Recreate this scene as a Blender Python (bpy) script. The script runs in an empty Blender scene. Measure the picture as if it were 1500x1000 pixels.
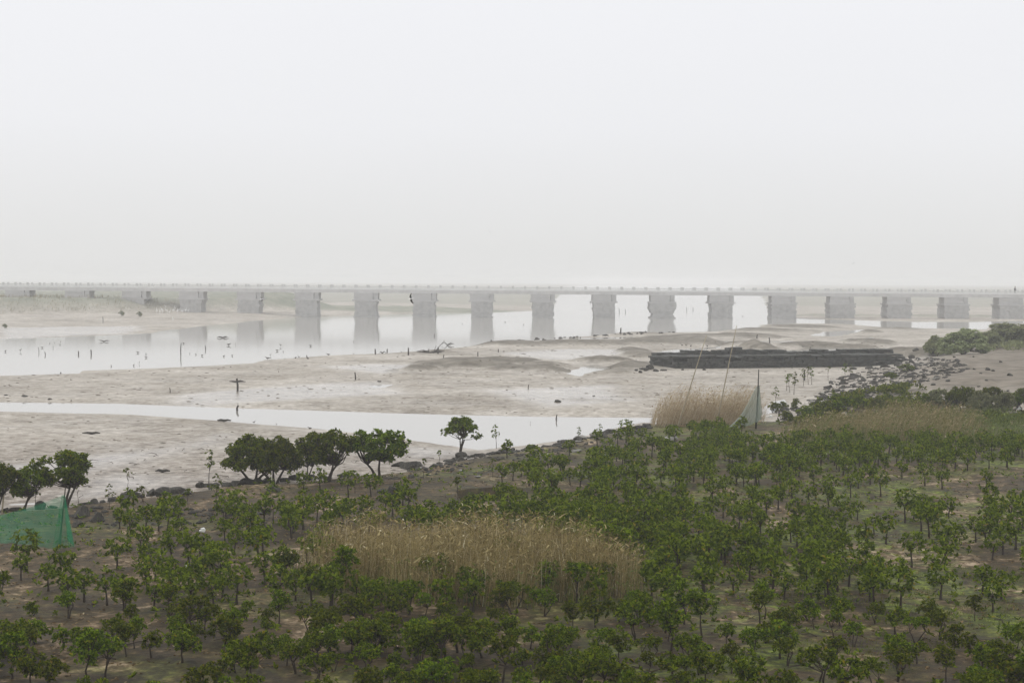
import bpy, bmesh, math, random
import numpy as np
from mathutils import Matrix, Vector

random.seed(7)
RNG = np.random.default_rng(11)
C = bpy.context.scene.collection
S = bpy.context.scene

# ------------------------------------------------------------------ camera
F = 2200.0                       # focal length in pixels of the 1500 px wide photograph
CAMZ = 7.0
cam = bpy.data.cameras.new('camera')
cam.sensor_width = 36.0
cam.lens = F / 1500 * 36.0
cam.clip_start = 0.5
cam.clip_end = 12000
camo = bpy.data.objects.new('camera', cam)
C.objects.link(camo)
ROT = (Matrix.Rotation(math.radians(90) - math.atan(88.5 / F), 3, 'X') @ Matrix.Rotation(0.0042, 3, 'Z'))
camo.matrix_world = Matrix.Translation((0, 0, CAMZ)) @ ROT.to_4x4()
S.camera = camo
RM = np.array(ROT)

# ------------------------------------------------------------------ exposure, sky, sun
S.view_settings.view_transform = 'Standard'
S.view_settings.look = 'None'
S.view_settings.exposure = 0.0
S.view_settings.gamma = 1.0
S.cycles.volume_bounces = 3
S.cycles.max_bounces = 8
S.cycles.transparent_max_bounces = 16
S.cycles.volume_step_rate = 1.0
SUN_EL, SUN_AZ = math.radians(52), math.radians(-60)
w = bpy.data.worlds.new('World')
S.world = w
w.use_nodes = True
nt = w.node_tree
nt.nodes.clear()
N = nt.nodes.new
sky = N('ShaderNodeTexSky'); sky.sky_type = 'NISHITA'; sky.sun_disc = False
sky.sun_elevation = SUN_EL; sky.sun_rotation = SUN_AZ; sky.dust_density = 6; sky.air_density = 1
tc = N('ShaderNodeTexCoord'); sx = N('ShaderNodeSeparateXYZ')
nt.links.new(tc.outputs['Generated'], sx.inputs[0])
rmp = N('ShaderNodeValToRGB')            # overcast cloud cover: paler upwards
els = rmp.color_ramp.elements
els[0].position = 0.0; els[0].color = (0.0765, 0.0765, 0.0755, 1)
els[1].position = 1.0; els[1].color = (0.145, 0.147, 0.151, 1)
for p_, c_ in ((0.03, (0.0805, 0.0806, 0.0802, 1)), (0.10, (0.0875, 0.0882, 0.0905, 1)), (0.19, (0.0905, 0.0912, 0.0942, 1)), (0.45, (0.112, 0.113, 0.118, 1))):
    e = els.new(p_); e.color = c_
nt.links.new(sx.outputs['Z'], rmp.inputs[0])
cn = N('ShaderNodeTexNoise'); cn.inputs['Scale'].default_value = 2.2; cn.inputs['Detail'].default_value = 3
mp = N('ShaderNodeMapping'); mp.inputs['Scale'].default_value = (1, 1, 3)
nt.links.new(tc.outputs['Generated'], mp.inputs[0]); nt.links.new(mp.outputs[0], cn.inputs['Vector'])
mr = N('ShaderNodeMapRange'); mr.inputs['To Min'].default_value = 9.75; mr.inputs['To Max'].default_value = 10.25
nt.links.new(cn.outputs[0], mr.inputs[0])
vm = N('ShaderNodeVectorMath'); vm.operation = 'SCALE'
nt.links.new(rmp.outputs[0], vm.inputs[0]); nt.links.new(mr.outputs[0], vm.inputs['Scale'])
vs = N('ShaderNodeVectorMath'); vs.operation = 'SCALE'; vs.inputs['Scale'].default_value = 10.0
nt.links.new(vm.outputs[0], vs.inputs[0])
mx = N('ShaderNodeMix'); mx.data_type = 'RGBA'; mx.inputs['Factor'].default_value = 0.03
nt.links.new(vs.outputs[0], mx.inputs[6]); nt.links.new(sky.outputs[0], mx.inputs[7])
bg = N('ShaderNodeBackground'); bg.inputs['Strength'].default_value = 0.1
nt.links.new(mx.outputs[2], bg.inputs[0])
wo = N('ShaderNodeOutputWorld'); nt.links.new(bg.outputs[0], wo.inputs[0])
sun = bpy.data.lights.new('sun', 'SUN'); sun.energy = 0.5; sun.angle = math.radians(25); sun.color = (1, 0.97, 0.92)
so = bpy.data.objects.new('sun', sun); C.objects.link(so)
so.rotation_euler = (math.radians(90) - SUN_EL, 0, math.pi - SUN_AZ)

# ------------------------------------------------------------------ pixel rays of the photograph (placing only)
def ray(x, y):
    d = np.stack([(np.asarray(x, float) - 750) / F, (500 - np.asarray(y, float)) / F, -np.ones_like(np.asarray(x, float))], -1)
    return d @ RM.T
def ground0(x, y, z=0.0):
    d = ray(x, y); t = (z - CAMZ) / d[..., 2]
    return d[..., 0] * t, d[..., 1] * t
def at_y(x, y, Y):                       # the point of a ray at the depth Y
    d = ray(x, y); t = Y / d[1]
    return d[0] * t, CAMZ + d[2] * t
def proj(p):
    v = (np.array(p, float) - np.array([0, 0, CAMZ])) @ RM
    return 750 + F * v[0] / -v[2], 500 - F * v[1] / -v[2]

# ------------------------------------------------------------------ noise
def _hash(ix, iy, s):
    h = (ix.astype(np.int64) * 374761393 + iy.astype(np.int64) * 668265263 + s * 974711) & 0xffffffff
    h = ((h ^ (h >> 13)) * 1274126177) & 0xffffffff
    return ((h ^ (h >> 16)) & 0xffff) / 65535.0
def vnoise(x, y, s=0):
    x = np.asarray(x, float); y = np.asarray(y, float)
    ix = np.floor(x); iy = np.floor(y); fx = x - ix; fy = y - iy
    fx = fx * fx * (3 - 2 * fx); fy = fy * fy * (3 - 2 * fy)
    a = _hash(ix, iy, s); b = _hash(ix + 1, iy, s); c = _hash(ix, iy + 1, s); d = _hash(ix + 1, iy + 1, s)
    return (a * (1 - fx) + b * fx) * (1 - fy) + (c * (1 - fx) + d * fx) * fy
def fbm(x, y, s=0, o=4):
    t = 0; a = .5
    for i in range(o):
        t = t + a * (vnoise(x, y, s + i * 17) - .5); x = x * 2.03 + 5.1; y = y * 2.03 + 1.7; a *= .5
    return t * 2
def sstep(a, b, x):
    t = np.clip((x - a) / (b - a), 0, 1); return t * t * (3 - 2 * t)
def sdf(poly, X, Y):                     # signed distance, positive inside
    P = np.array(poly, float); d = np.full(X.shape, 1e18); ins = np.zeros(X.shape, bool)
    for i in range(len(P)):
        ax, ay = P[i]; bx, by = P[(i + 1) % len(P)]
        ex, ey = bx - ax, by - ay; wx, wy = X - ax, Y - ay
        t = np.clip((wx * ex + wy * ey) / (ex * ex + ey * ey + 1e-12), 0, 1)
        d = np.minimum(d, (wx - ex * t) ** 2 + (wy - ey * t) ** 2)
        c = ((ay > Y) != (by > Y))
        with np.errstate(divide='ignore', invalid='ignore'):
            xi = ax + (Y - ay) / (by - ay) * ex
        ins ^= c & (X < xi)
    return np.where(ins, 1, -1) * np.sqrt(d)
def wp(pts, z=0.0):
    return [tuple(float(v) for v in ground0(x, y, z)) for x, y in pts]

# ------------------------------------------------------------------ the terrain
NEARCH = wp([(-500, 580), (0, 589), (170, 591), (350, 598), (600, 606), (800, 610.5), (950, 612), (1060, 609), (1112, 598),
             (1130, 588), (1150, 584), (1156, 592), (1140, 602), (1118, 608), (1060, 620), (1000, 628), (945, 618), (905, 626), (850, 640), (770, 652), (700, 659),
             (640, 650), (590, 643), (520, 634), (450, 627), (330, 617), (200, 607), (0, 602), (-500, 597)])
RIVER = wp([(-600, 556), (0, 550), (115, 547), (125, 543), (230, 539), (375, 532), (390, 527), (480, 521), (560, 518), (640, 513),
            (700, 505), (760, 499.5), (860, 492), (940, 488), (1000, 487), (1060, 485), (1100, 480.5), (1125, 476), (1165, 474),
            (1210, 474.5), (1260, 475.5), (1300, 480), (1350, 481.5), (1400, 481), (1440, 483), (1470, 477), (1520, 472), (1800, 470),
            (1800, 467.5), (1500, 469.5), (1440, 471), (1340, 471), (1290, 469.5), (1240, 468), (1165, 466), (1135, 464), (1128, 452),
            (1126, 447), (1122, 440), (1116, 433), (1106, 426), (1080, 421)]) + [(420, 2400), (150, 2600)] + wp([
            (842, 420), (830, 427), (818, 434), (806, 446), (780, 455), (700, 458), (640, 459), (520, 461), (440, 464), (400, 468), (330, 474),
            (270, 481), (215, 488), (100, 493), (0, 496), (-600, 503)])
POOLS = [wp(p) for p in (
    [(826, 547), (850, 536), (872, 533), (900, 538), (868, 547), (856, 552), (843, 551)],
    [(700, 500), (800, 496), (900, 493.5), (1010, 491), (1010, 493), (900, 496.5), (780, 499)],
    [(960, 517), (985, 512), (1040, 508), (1062, 504), (1060, 510), (1015, 516)],
    [(1060, 499), (1160, 498), (1166, 502), (1060, 503)],
    [(1140, 516), (1200, 508), (1330, 511), (1350, 516), (1300, 518), (1140, 518)],
    [(1190, 492), (1200, 486), (1275, 482), (1270, 486), (1215, 493)],
    [(1262, 502), (1278, 494), (1270, 501)],
    [(540, 566), (572, 563), (566, 568), (548, 569)],
    [(690, 742), (742, 740), (745, 752), (700, 755)],
    [(0, 737), (60, 735), (60, 740), (0, 742)])]
WET = [wp(p) for p in (
    [(735, 520), (800, 513), (925, 513), (940, 518), (905, 524), (850, 530), (800, 529)],
    [(0, 690), (150, 672), (330, 640), (340, 652), (200, 680), (110, 700), (0, 715)],
    [(700, 575), (900, 565), (940, 590), (800, 600)],
    [(230, 582), (560, 560), (600, 580), (260, 598)],
    [(330, 655), (380, 648), (420, 652), (350, 668)], [(570, 660), (690, 664), (640, 676), (590, 678)],
    [(0, 497), (200, 489), (215, 478), (0, 482)],
    [(640, 540), (560, 535), (450, 538), (560, 550)],
    [(110, 724), (180, 700), (260, 712), (220, 724), (120, 735)])]
FIELD = wp([(-700, 800), (-60, 762), (0, 750), (60, 746), (110, 739), (170, 730), (240, 724), (300, 715), (420, 706), (520, 697), (590, 690),
            (640, 682), (700, 668), (760, 660), (850, 643), (945, 623), (1060, 620), (1120, 620), (1150, 612), (1180, 600), (1300, 590),
            (1500, 605), (1900, 615)], 0.3) + [(140, 95), (140, -15), (-90, -15), (-90, 25)]
RBANK = wp([(1165, 612), (1195, 585), (1225, 555), (1290, 537), (1335, 519), (1400, 510), (1440, 496), (1480, 486), (1540, 478), (1700, 470),
            (2300, 470), (2300, 640), (1500, 614), (1380, 604), (1240, 600)])
LBANK = [(-700, 240), (-160, 262), (-96, 268), (-84, 272), (-78, 276), (-64, 286), (-55, 296), (-45, 312), (-40, 330), (-60, 420), (-700, 420)]
LSTRIP = [(-60, 306), (-20, 318), (10, 338), (10, 352), (-60, 345)]
RSTRIP = [(50, 306), (64, 301), (96, 297), (96, 306), (60, 312)]
# raised mud bars: x, y of the foot in the photo, half width px, height m, depth m
MOUNDS = [(700, 541, 95, .62, 4.5), (620, 545, 42, .38, 2.6), (760, 537, 70, .5, 5), (800, 545, 85, .36, 3.2), (690, 555, 120, .12, 2.5), (890, 549, 70, .22, 3),
          (905, 541, 40, .55, 3.2), (950, 545, 70, .32, 4.5), (880, 531, 42, .42, 3.4), (925, 526, 32, .5, 5), (940, 520, 36, .4, 7),
          (620, 521, 60, .15, 4), (680, 524, 60, .16, 3), (760, 508, 100, .42, 5), (860, 506, 90, .45, 5), (950, 505, 70, .55, 6), (1040, 505, 60, .6, 9), (985, 500, 60, .35, 8),
          (1110, 497, 70, .5, 8), (1020, 496, 80, .4, 8), (900, 491, 120, .25, 6), (1130, 487, 80, .35, 8), (1180, 482, 60, .4, 9),
          (1267, 489, 26, .45, 9), (1250, 512, 60, .5, 6), (1215, 510, 60, .5, 6), (1285, 506, 28, .5, 8), (1325, 527, 40, .9, 5), (1120, 514, 50, .9, 5), (1340, 485, 40, .25, 8),
          (1140, 524, 90, .3, 4), (660, 653, 45, .14, 1.6), (630, 518, 30, .25, 3), (1090, 585, 60, .1, 3), (850, 590, 60, .1, 1.6)]
MW = []
for (mx_, my_, hw, h_, dp) in MOUNDS:
    X_, Y_ = ground0(mx_, my_); MW.append((float(X_), float(Y_) + dp * .6, hw * float(Y_) / F, h_, dp))
def terrain(X, Y, full=False):
    X = np.asarray(X, float); Y = np.asarray(Y, float)
    n1 = fbm(X / 7, Y / 9, 3); n2 = fbm(X / 1.7, Y / 1.7, 9, 3); n3 = fbm(X / .5, Y / .5, 21, 2)
    z = .14 + .05 * n1 + .018 * n2
    z = z + .028 * fbm(X / .9, Y / .9, 71, 3) * sstep(160, 60, Y)
    farm = sstep(330, 700, Y); z = z + farm * (2.2 + .8 * fbm(X / 40, Y / 60, 5))
    strip = np.maximum(sstep(-1, 6, sdf(LSTRIP, X, Y) + 3 * n1), .7 * sstep(-2, 2, sdf(RSTRIP, X, Y) + 3 * n1))
    lb = sdf(LBANK, X, Y); lbank = sstep(-1, 9, lb + 2 * n1)
    z = z + sstep(-60, 0, lb) * .55 * sstep(235, 270, Y) + lbank * (2.75 + .35 * n2) + strip * (.55 + .3 * n2)
    m = np.zeros_like(z)
    wx = X + 3.2 * n1 + .9 * n2; wy = Y + 4.0 * fbm(X / 5, Y / 5, 33, 4)
    for (mx_, my_, hw, h_, dp) in MW:
        r = ((wx - mx_) / hw) ** 2 + ((wy - my_) / dp) ** 2
        m = np.maximum(m, h_ * np.clip(1 - r, 0, 1) ** 1.1)
    z = z + m * (1 + .12 * n2)
    fsd = sdf(FIELD, X, Y) + .35 * n2
    field = sstep(-.5, 1.0, fsd)
    fz = .45 + .10 * n1 + .05 * n2 + .028 * n3 + .012 * fbm(X / .14, Y / .14, 51, 2)
    rsd = sdf(RBANK, X, Y); rb = sstep(-1.5, 10, rsd + 1.0 * n1)
    wsd = np.maximum(sdf(NEARCH, X, Y) + .35 * n1 + .12 * n2, sdf(RIVER, X, Y) + np.clip(Y / 120, .5, 3) * n1)
    for p in POOLS:
        wsd = np.maximum(wsd, np.minimum(sdf(p, X, Y) + 1.0 * n1 + .45 * n2, 1.0))
    wl = np.maximum(-wsd * .07, -.6)
    z = np.where(farm + lbank > 0.02, np.minimum(z, np.maximum(-wsd * .3, -.6)), np.minimum(z, wl + m * sstep(.5, -1.5, wsd)))
    z = z * (1 - field) + np.where(wsd > 0, np.minimum(wl * .4, fz), fz) * field
    z = z + rb * (1.15 + .12 * n1 + .05 * n2)
    if not full: return z
    wet = np.zeros_like(z)
    for p in WET: wet = np.maximum(wet, sstep(-2.0, 2.0, sdf(p, X, Y) + 1.5 * n1 + .8 * n2))
    veg = np.clip(lbank * sstep(-.6, .1, n1 + .4 + sstep(2, 10, lb)) + strip + .6 * sstep(405, 425, Y + 20 * fbm(X / 30, Y / 30, 8)), 0, 1)
    raised = np.clip((m - .03) * 4.5, 0, 1)
    return z, field, veg, wet, np.clip(np.maximum(raised, 0), 0, 1), rb
GY = np.concatenate([np.linspace(-14, 17.5, 22), np.exp(np.linspace(math.log(18), math.log(140), 620)), np.exp(np.linspace(math.log(140.6), math.log(420), 260)), np.exp(np.linspace(math.log(425), math.log(3000), 60))])
GN = 520; GU = np.linspace(-1, 1, GN)
def gwidth(Y): return (np.maximum(Y, 0) + 22) * .56
GYY = np.repeat(GY[:, None], GN, 1).ravel(); GXX = (GU[None, :] * gwidth(GY)[:, None]).ravel()
GRID = terrain(GXX, GYY, True)
GZ = GRID[0].reshape(len(GY), GN)
def ground_z(X, Y):                      # height of the built ground sheet
    X = np.asarray(X, float); Y = np.asarray(Y, float)
    j = np.clip(np.searchsorted(GY, Y) - 1, 0, len(GY) - 2); fj = np.clip((Y - GY[j]) / (GY[j + 1] - GY[j]), 0, 1)
    u = np.clip((X / gwidth(Y) + 1) / 2 * (GN - 1), 0, GN - 1.001); i = u.astype(int); fi = u - i
    return (GZ[j, i] * (1 - fi) + GZ[j, i + 1] * fi) * (1 - fj) + (GZ[j + 1, i] * (1 - fi) + GZ[j + 1, i + 1] * fi) * fj
def hz(x, y):
    return float(ground_z(np.array([float(x)]), np.array([float(y)]))[0])
def hit(px, py):                         # where a ray of the photograph meets the ground
    px = np.atleast_1d(np.asarray(px, float)); py = np.atleast_1d(np.asarray(py, float))
    z = np.full(px.shape, .2)
    for _ in range(6):
        X, Y = ground0(px, py, 0.0); d = ray(px, py); t = (z - CAMZ) / d[..., 2]
        X = d[..., 0] * t; Y = d[..., 1] * t
        z = .5 * z + .5 * ground_z(X, Y)
    return X, Y, ground_z(X, Y)
def hit1(px, py):
    X, Y, Z = hit(px, py); return float(X[0]), float(Y[0]), float(Z[0])

# ------------------------------------------------------------------ helpers
def tag(o, label=None, cat=None, group=None, kind=None):
    if label: o['label'] = label
    if cat: o['category'] = cat
    if group: o['group'] = group
    if kind: o['kind'] = kind
    return o
def mesh_np(name, verts, faces, mat=None, smooth=False, mats=None, fmat=None):
    """verts (n,3); faces: array (m,k) or list of arrays with different k"""
    me = bpy.data.meshes.new(name)
    if isinstance(faces, np.ndarray): faces = [faces]
    faces = [np.asarray(f) for f in faces if len(f)]
    verts = np.asarray(verts, np.float32)
    me.vertices.add(len(verts)); me.vertices.foreach_set('co', verts.ravel())
    li = np.concatenate([f.ravel() for f in faces]); tot = np.concatenate([np.full(len(f), f.shape[1]) for f in faces])
    me.loops.add(len(li)); me.loops.foreach_set('vertex_index', li.astype(np.int32))
    me.polygons.add(len(tot)); me.polygons.foreach_set('loop_start', np.concatenate([[0], np.cumsum(tot)[:-1]]).astype(np.int32))
    for m_ in (mats or ([mat] if mat else [])): me.materials.append(m_)
    if fmat is not None: me.polygons.foreach_set('material_index', np.asarray(fmat, np.int32))
    me.polygons.foreach_set('use_smooth', np.full(len(tot), smooth))
    me.update(calc_edges=True); me.validate()
    return me
def link(name, me, parent=None, loc=(0, 0, 0), rz=0, sc=None):
    o = bpy.data.objects.new(name, me); C.objects.link(o)
    o.parent = parent; o.location = loc; o.rotation_euler = (0, 0, rz)
    if sc: o.scale = sc
    return o
class MB:
    """collects shapes into one mesh"""
    def __init__(s): s.v = []; s.f = {}; s.n = 0
    def add(s, v, f):
        v = np.asarray(v, float); f = np.asarray(f)
        s.v.append(v); s.f.setdefault(f.shape[1], []).append(f + s.n); s.n += len(v)
    def box(s, c, size, jit=0, rz=0):
        c = np.array(c); h = np.array(size) / 2
        v = np.array([[x, y, z] for x in (-1, 1) for y in (-1, 1) for z in (-1, 1)], float) * h
        if jit: v = v + RNG.uniform(-jit, jit, v.shape)
        if rz: a = math.cos(rz); b = math.sin(rz); v = np.stack([v[:, 0] * a - v[:, 1] * b, v[:, 0] * b + v[:, 1] * a, v[:, 2]], 1)
        s.add(v + c, np.array([[0, 1, 3, 2], [4, 6, 7, 5], [0, 4, 5, 1], [2, 3, 7, 6], [0, 2, 6, 4], [1, 5, 7, 3]]))
    def tube(s, pts, rad, n=6, cap=True):
        P = np.array(pts, float); R = np.broadcast_to(np.array(rad, float), (len(P),)); vs = []
        for i in range(len(P)):
            t = P[min(i + 1, len(P) - 1)] - P[max(i - 1, 0)]; t = t / (np.linalg.norm(t) + 1e-9)
            u = np.cross(t, [0.31, .95, 0.05]); u /= np.linalg.norm(u) + 1e-9; w_ = np.cross(t, u)
            for k in range(n):
                a = 2 * math.pi * k / n; vs.append(P[i] + R[i] * (math.cos(a) * u + math.sin(a) * w_))
        f = []
        for i in range(len(P) - 1):
            for k in range(n):
                f.append([i * n + k, i * n + (k + 1) % n, (i + 1) * n + (k + 1) % n, (i + 1) * n + k])
        base = s.n; s.add(vs, f)
        if cap and n > 2:
            s.f.setdefault(n, []).append(np.array([[base + k for k in range(n)][::-1], [base + (len(P) - 1) * n + k for k in range(n)]]))
    def mesh(s, name, mat, smooth=False):
        return mesh_np(name, np.concatenate(s.v), [np.concatenate(x) for x in s.f.values()], mat, smooth)

# ------------------------------------------------------------------ materials
def newmat(name):
    m = bpy.data.materials.new(name); m.use_nodes = True
    t = m.node_tree; b = t.nodes['Principled BSDF']
    return m, t, b
def ramp(t, src, stops):
    r = t.nodes.new('ShaderNodeValToRGB'); e = r.color_ramp.elements
    e[0].position, e[0].color = stops[0][0], (*stops[0][1], 1); e[1].position, e[1].color = stops[-1][0], (*stops[-1][1], 1)
    for p, c in stops[1:-1]: q = e.new(p); q.color = (*c, 1)
    t.links.new(src, r.inputs[0]); return r.outputs[0]
def noise(t, scale, detail=4, rough=.55, vec=None, dist=0):
    n = t.nodes.new('ShaderNodeTexNoise'); n.inputs['Scale'].default_value = scale; n.inputs['Detail'].default_value = detail
    n.inputs['Roughness'].default_value = rough; n.inputs['Distortion'].default_value = dist
    if vec is None:
        g = t.nodes.new('ShaderNodeNewGeometry'); vec = g.outputs['Position']
    t.links.new(vec, n.inputs['Vector']); return n.outputs[0]
def mixc(t, fac, a, b):
    m = t.nodes.new('ShaderNodeMix'); m.data_type = 'RGBA'
    for s_, v in ((0, fac), (6, a), (7, b)):
        if isinstance(v, (tuple, list)): m.inputs[s_].default_value = (*v, 1)
        elif isinstance(v, (int, float)): m.inputs[s_].default_value = v
        else: t.links.new(v, m.inputs[s_])
    return m.outputs[2]
def mth(t, op, a, b=0.0, c=None, clamp=False):
    m = t.nodes.new('ShaderNodeMath'); m.operation = op; m.use_clamp = clamp
    for i, v in enumerate((a, b) if c is None else (a, b, c)):
        if isinstance(v, (int, float)): m.inputs[i].default_value = v
        else: t.links.new(v, m.inputs[i])
    return m.outputs[0]
def bump(t, b, h, strength=.5, dist=.05):
    n = t.nodes.new('ShaderNodeBump'); n.inputs['Strength'].default_value = strength; n.inputs['Distance'].default_value = dist
    t.links.new(h, n.inputs['Height']); t.links.new(n.outputs[0], b.inputs['Normal'])
def simple(name, stops, scale=3, rough=.8, bs=.5, bd=.02, detail=5, objvec=False):
    m, t, b = newmat(name)
    vec = None
    if objvec: vec = t.nodes.new('ShaderNodeTexCoord').outputs['Object']
    n = noise(t, scale, detail, .6, vec)
    t.links.new(ramp(t, n, stops), b.inputs['Base Color']); b.inputs['Roughness'].default_value = rough; b.inputs['Specular IOR Level'].default_value = .2
    if bs: bump(t, b, n, bs, bd)
    return m
def leafmat(name, dark, mid, lite, odd=None, rough=.42, trans=.25, vary=True):
    m, t, b = newmat(name)
    g = t.nodes.new('ShaderNodeNewGeometry')
    stops = [(0, dark), (.5, mid), (.965, lite)]
    if odd: stops.append((.995, odd))
    col = ramp(t, g.outputs['Random Per Island'], stops)
    oi = t.nodes.new('ShaderNodeObjectInfo')
    hs = t.nodes.new('ShaderNodeHueSaturation')
    if vary:
        t.links.new(mth(t, 'MULTIPLY_ADD', oi.outputs['Random'], .036, .474), hs.inputs['Hue'])
        t.links.new(mth(t, 'MULTIPLY_ADD', oi.outputs['Random'], .6, .7), hs.inputs['Value'])
    t.links.new(col, hs.inputs['Color'])
    t.links.new(hs.outputs[0], b.inputs['Base Color']); b.inputs['Roughness'].default_value = rough; b.inputs['Specular IOR Level'].default_value = .12
    tr = t.nodes.new('ShaderNodeBsdfTranslucent'); t.links.new(hs.outputs[0], tr.inputs[0])
    ms = t.nodes.new('ShaderNodeMixShader'); ms.inputs[0].default_value = trans
    t.links.new(b.outputs[0], ms.inputs[1]); t.links.new(tr.outputs[0], ms.inputs[2])
    t.links.new(ms.outputs[0], t.nodes['Material Output'].inputs[0])
    return m
M = {}
M['leaf'] = leafmat('mangrove_leaf', (.026, .046, .001), (.082, .124, .003), (.20, .26, .012), (.26, .20, .02), .5, .5)
M['leaf_hazed'] = leafmat('haze_lightened_leaf', (.14, .165, .075), (.23, .26, .12), (.33, .35, .18), None, .6, .38)  # thicker haze over the right-bank bushes, put into a lightened leaf colour
M['bark'] = simple('bark', [(0, (.022, .017, .012)), (.6, (.05, .038, .028)), (1, (.11, .09, .07))], 12, .9)
M['reed'] = leafmat('dry_reed', (.11, .083, .026), (.28, .215, .082), (.47, .385, .185), (.85, .78, .56), .7, .3, False)
M['reed_red'] = leafmat('reddish_reed', (.24, .175, .10), (.40, .31, .19), (.55, .46, .31), (.7, .62, .47), .7, .3, False)
M['reed_mix'] = leafmat('green_brown_reed', (.11, .10, .03), (.22, .18, .075), (.36, .28, .15), (.5, .42, .28), .7, .3, False)
M['reed_green'] = leafmat('green_reed', (.045, .07, .008), (.085, .12, .018), (.16, .19, .04), None, .6, .25)
M['litter_leaf'] = leafmat('dead_leaf', (.05, .03, .012), (.12, .075, .03), (.28, .2, .1), (.5, .42, .28), .8, .1, False)
M['moss'] = leafmat('short_green_growth', (.045, .06, .005), (.10, .125, .012), (.18, .20, .03), None, .7, .3, False)
M['crumb'] = simple('mud_crumb', [(0.3, (.10, .086, .066)), (.6, (.18, .155, .125)), (1, (.3, .27, .23))], .9, .9, 0)
M['rock'] = simple('dark_rock', [(0.3, (.014, .015, .013)), (.5, (.040, .036, .029)), (.65, (.08, .072, .057)), (1, (.17, .15, .12))], 5, .75, .7, .04, objvec=True)
M['rock_pale'] = simple('pale_rock', [(0.2, (.11, .105, .09)), (.55, (.24, .23, .20)), (1, (.38, .36, .32))], 5, .75, .7, .04, objvec=True)
M['stake'] = simple('weathered_stake', [(0, (.03, .026, .022)), (1, (.09, .08, .07))], 9, .9)
M['bamboo'] = simple('bamboo', [(0, (.16, .13, .09)), (.5, (.34, .29, .2)), (1, (.42, .38, .3))], 3, .6)
M['concrete'] = simple('bridge_concrete', [(0.2, (.42, .415, .40)), (.55, (.54, .53, .51)), (1, (.64, .63, .61))], .9, .85, .4, .05)
M['masonry'] = simple('pier_masonry', [(0.3, (.33, .327, .315)), (.5, (.40, .395, .38)), (.72, (.46, .45, .435))], 1.3, .85, .4, .08)
M['capstone'] = simple('pier_cap_concrete', [(0.2, (.40, .395, .38)), (.6, (.46, .45, .435)), (1, (.52, .51, .50))], 1.0, .85, .5, .05)
M['post'] = simple('pale_post_concrete', [(0, (.48, .48, .46)), (1, (.66, .66, .64))], 1.2, .8, .2)
M['curb'] = simple('pale_kerb', [(0, (.55, .55, .53)), (1, (.8, .8, .78))], 1.2, .8, .2)
M['wall'] = simple('jetty_stone', [(0.25, (.022, .024, .021)), (.5, (.048, .049, .043)), (.8, (.095, .09, .078))], 4, .8, .8, .06)
M['white'] = simple('white_feather', [(0, (.72, .72, .70)), (1, (.85, .85, .83))], 6, .7, 0)
M['dark'] = simple('dark_feather', [(0, (.02, .02, .018)), (1, (.05, .048, .04))], 6, .7, 0)
M['brown_bird'] = simple('grey_brown_feather', [(0, (.05, .045, .038)), (1, (.12, .11, .09))], 20, .7, 0)
M['bill'] = simple('bill', [(0, (.05, .04, .02)), (1, (.1, .08, .04))], 6, .6, 0)
M['cloth'] = simple('dark_clothing', [(0, (.05, .055, .06)), (1, (.09, .095, .10))], 8, .9, 0)
M['skin'] = simple('skin', [(0, (.32, .19, .13)), (1, (.38, .23, .16))], 8, .6, 0)
M['litter'] = simple('pale_litter', [(0, (.6, .6, .56)), (1, (.8, .8, .76))], 8, .6, 0)

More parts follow.
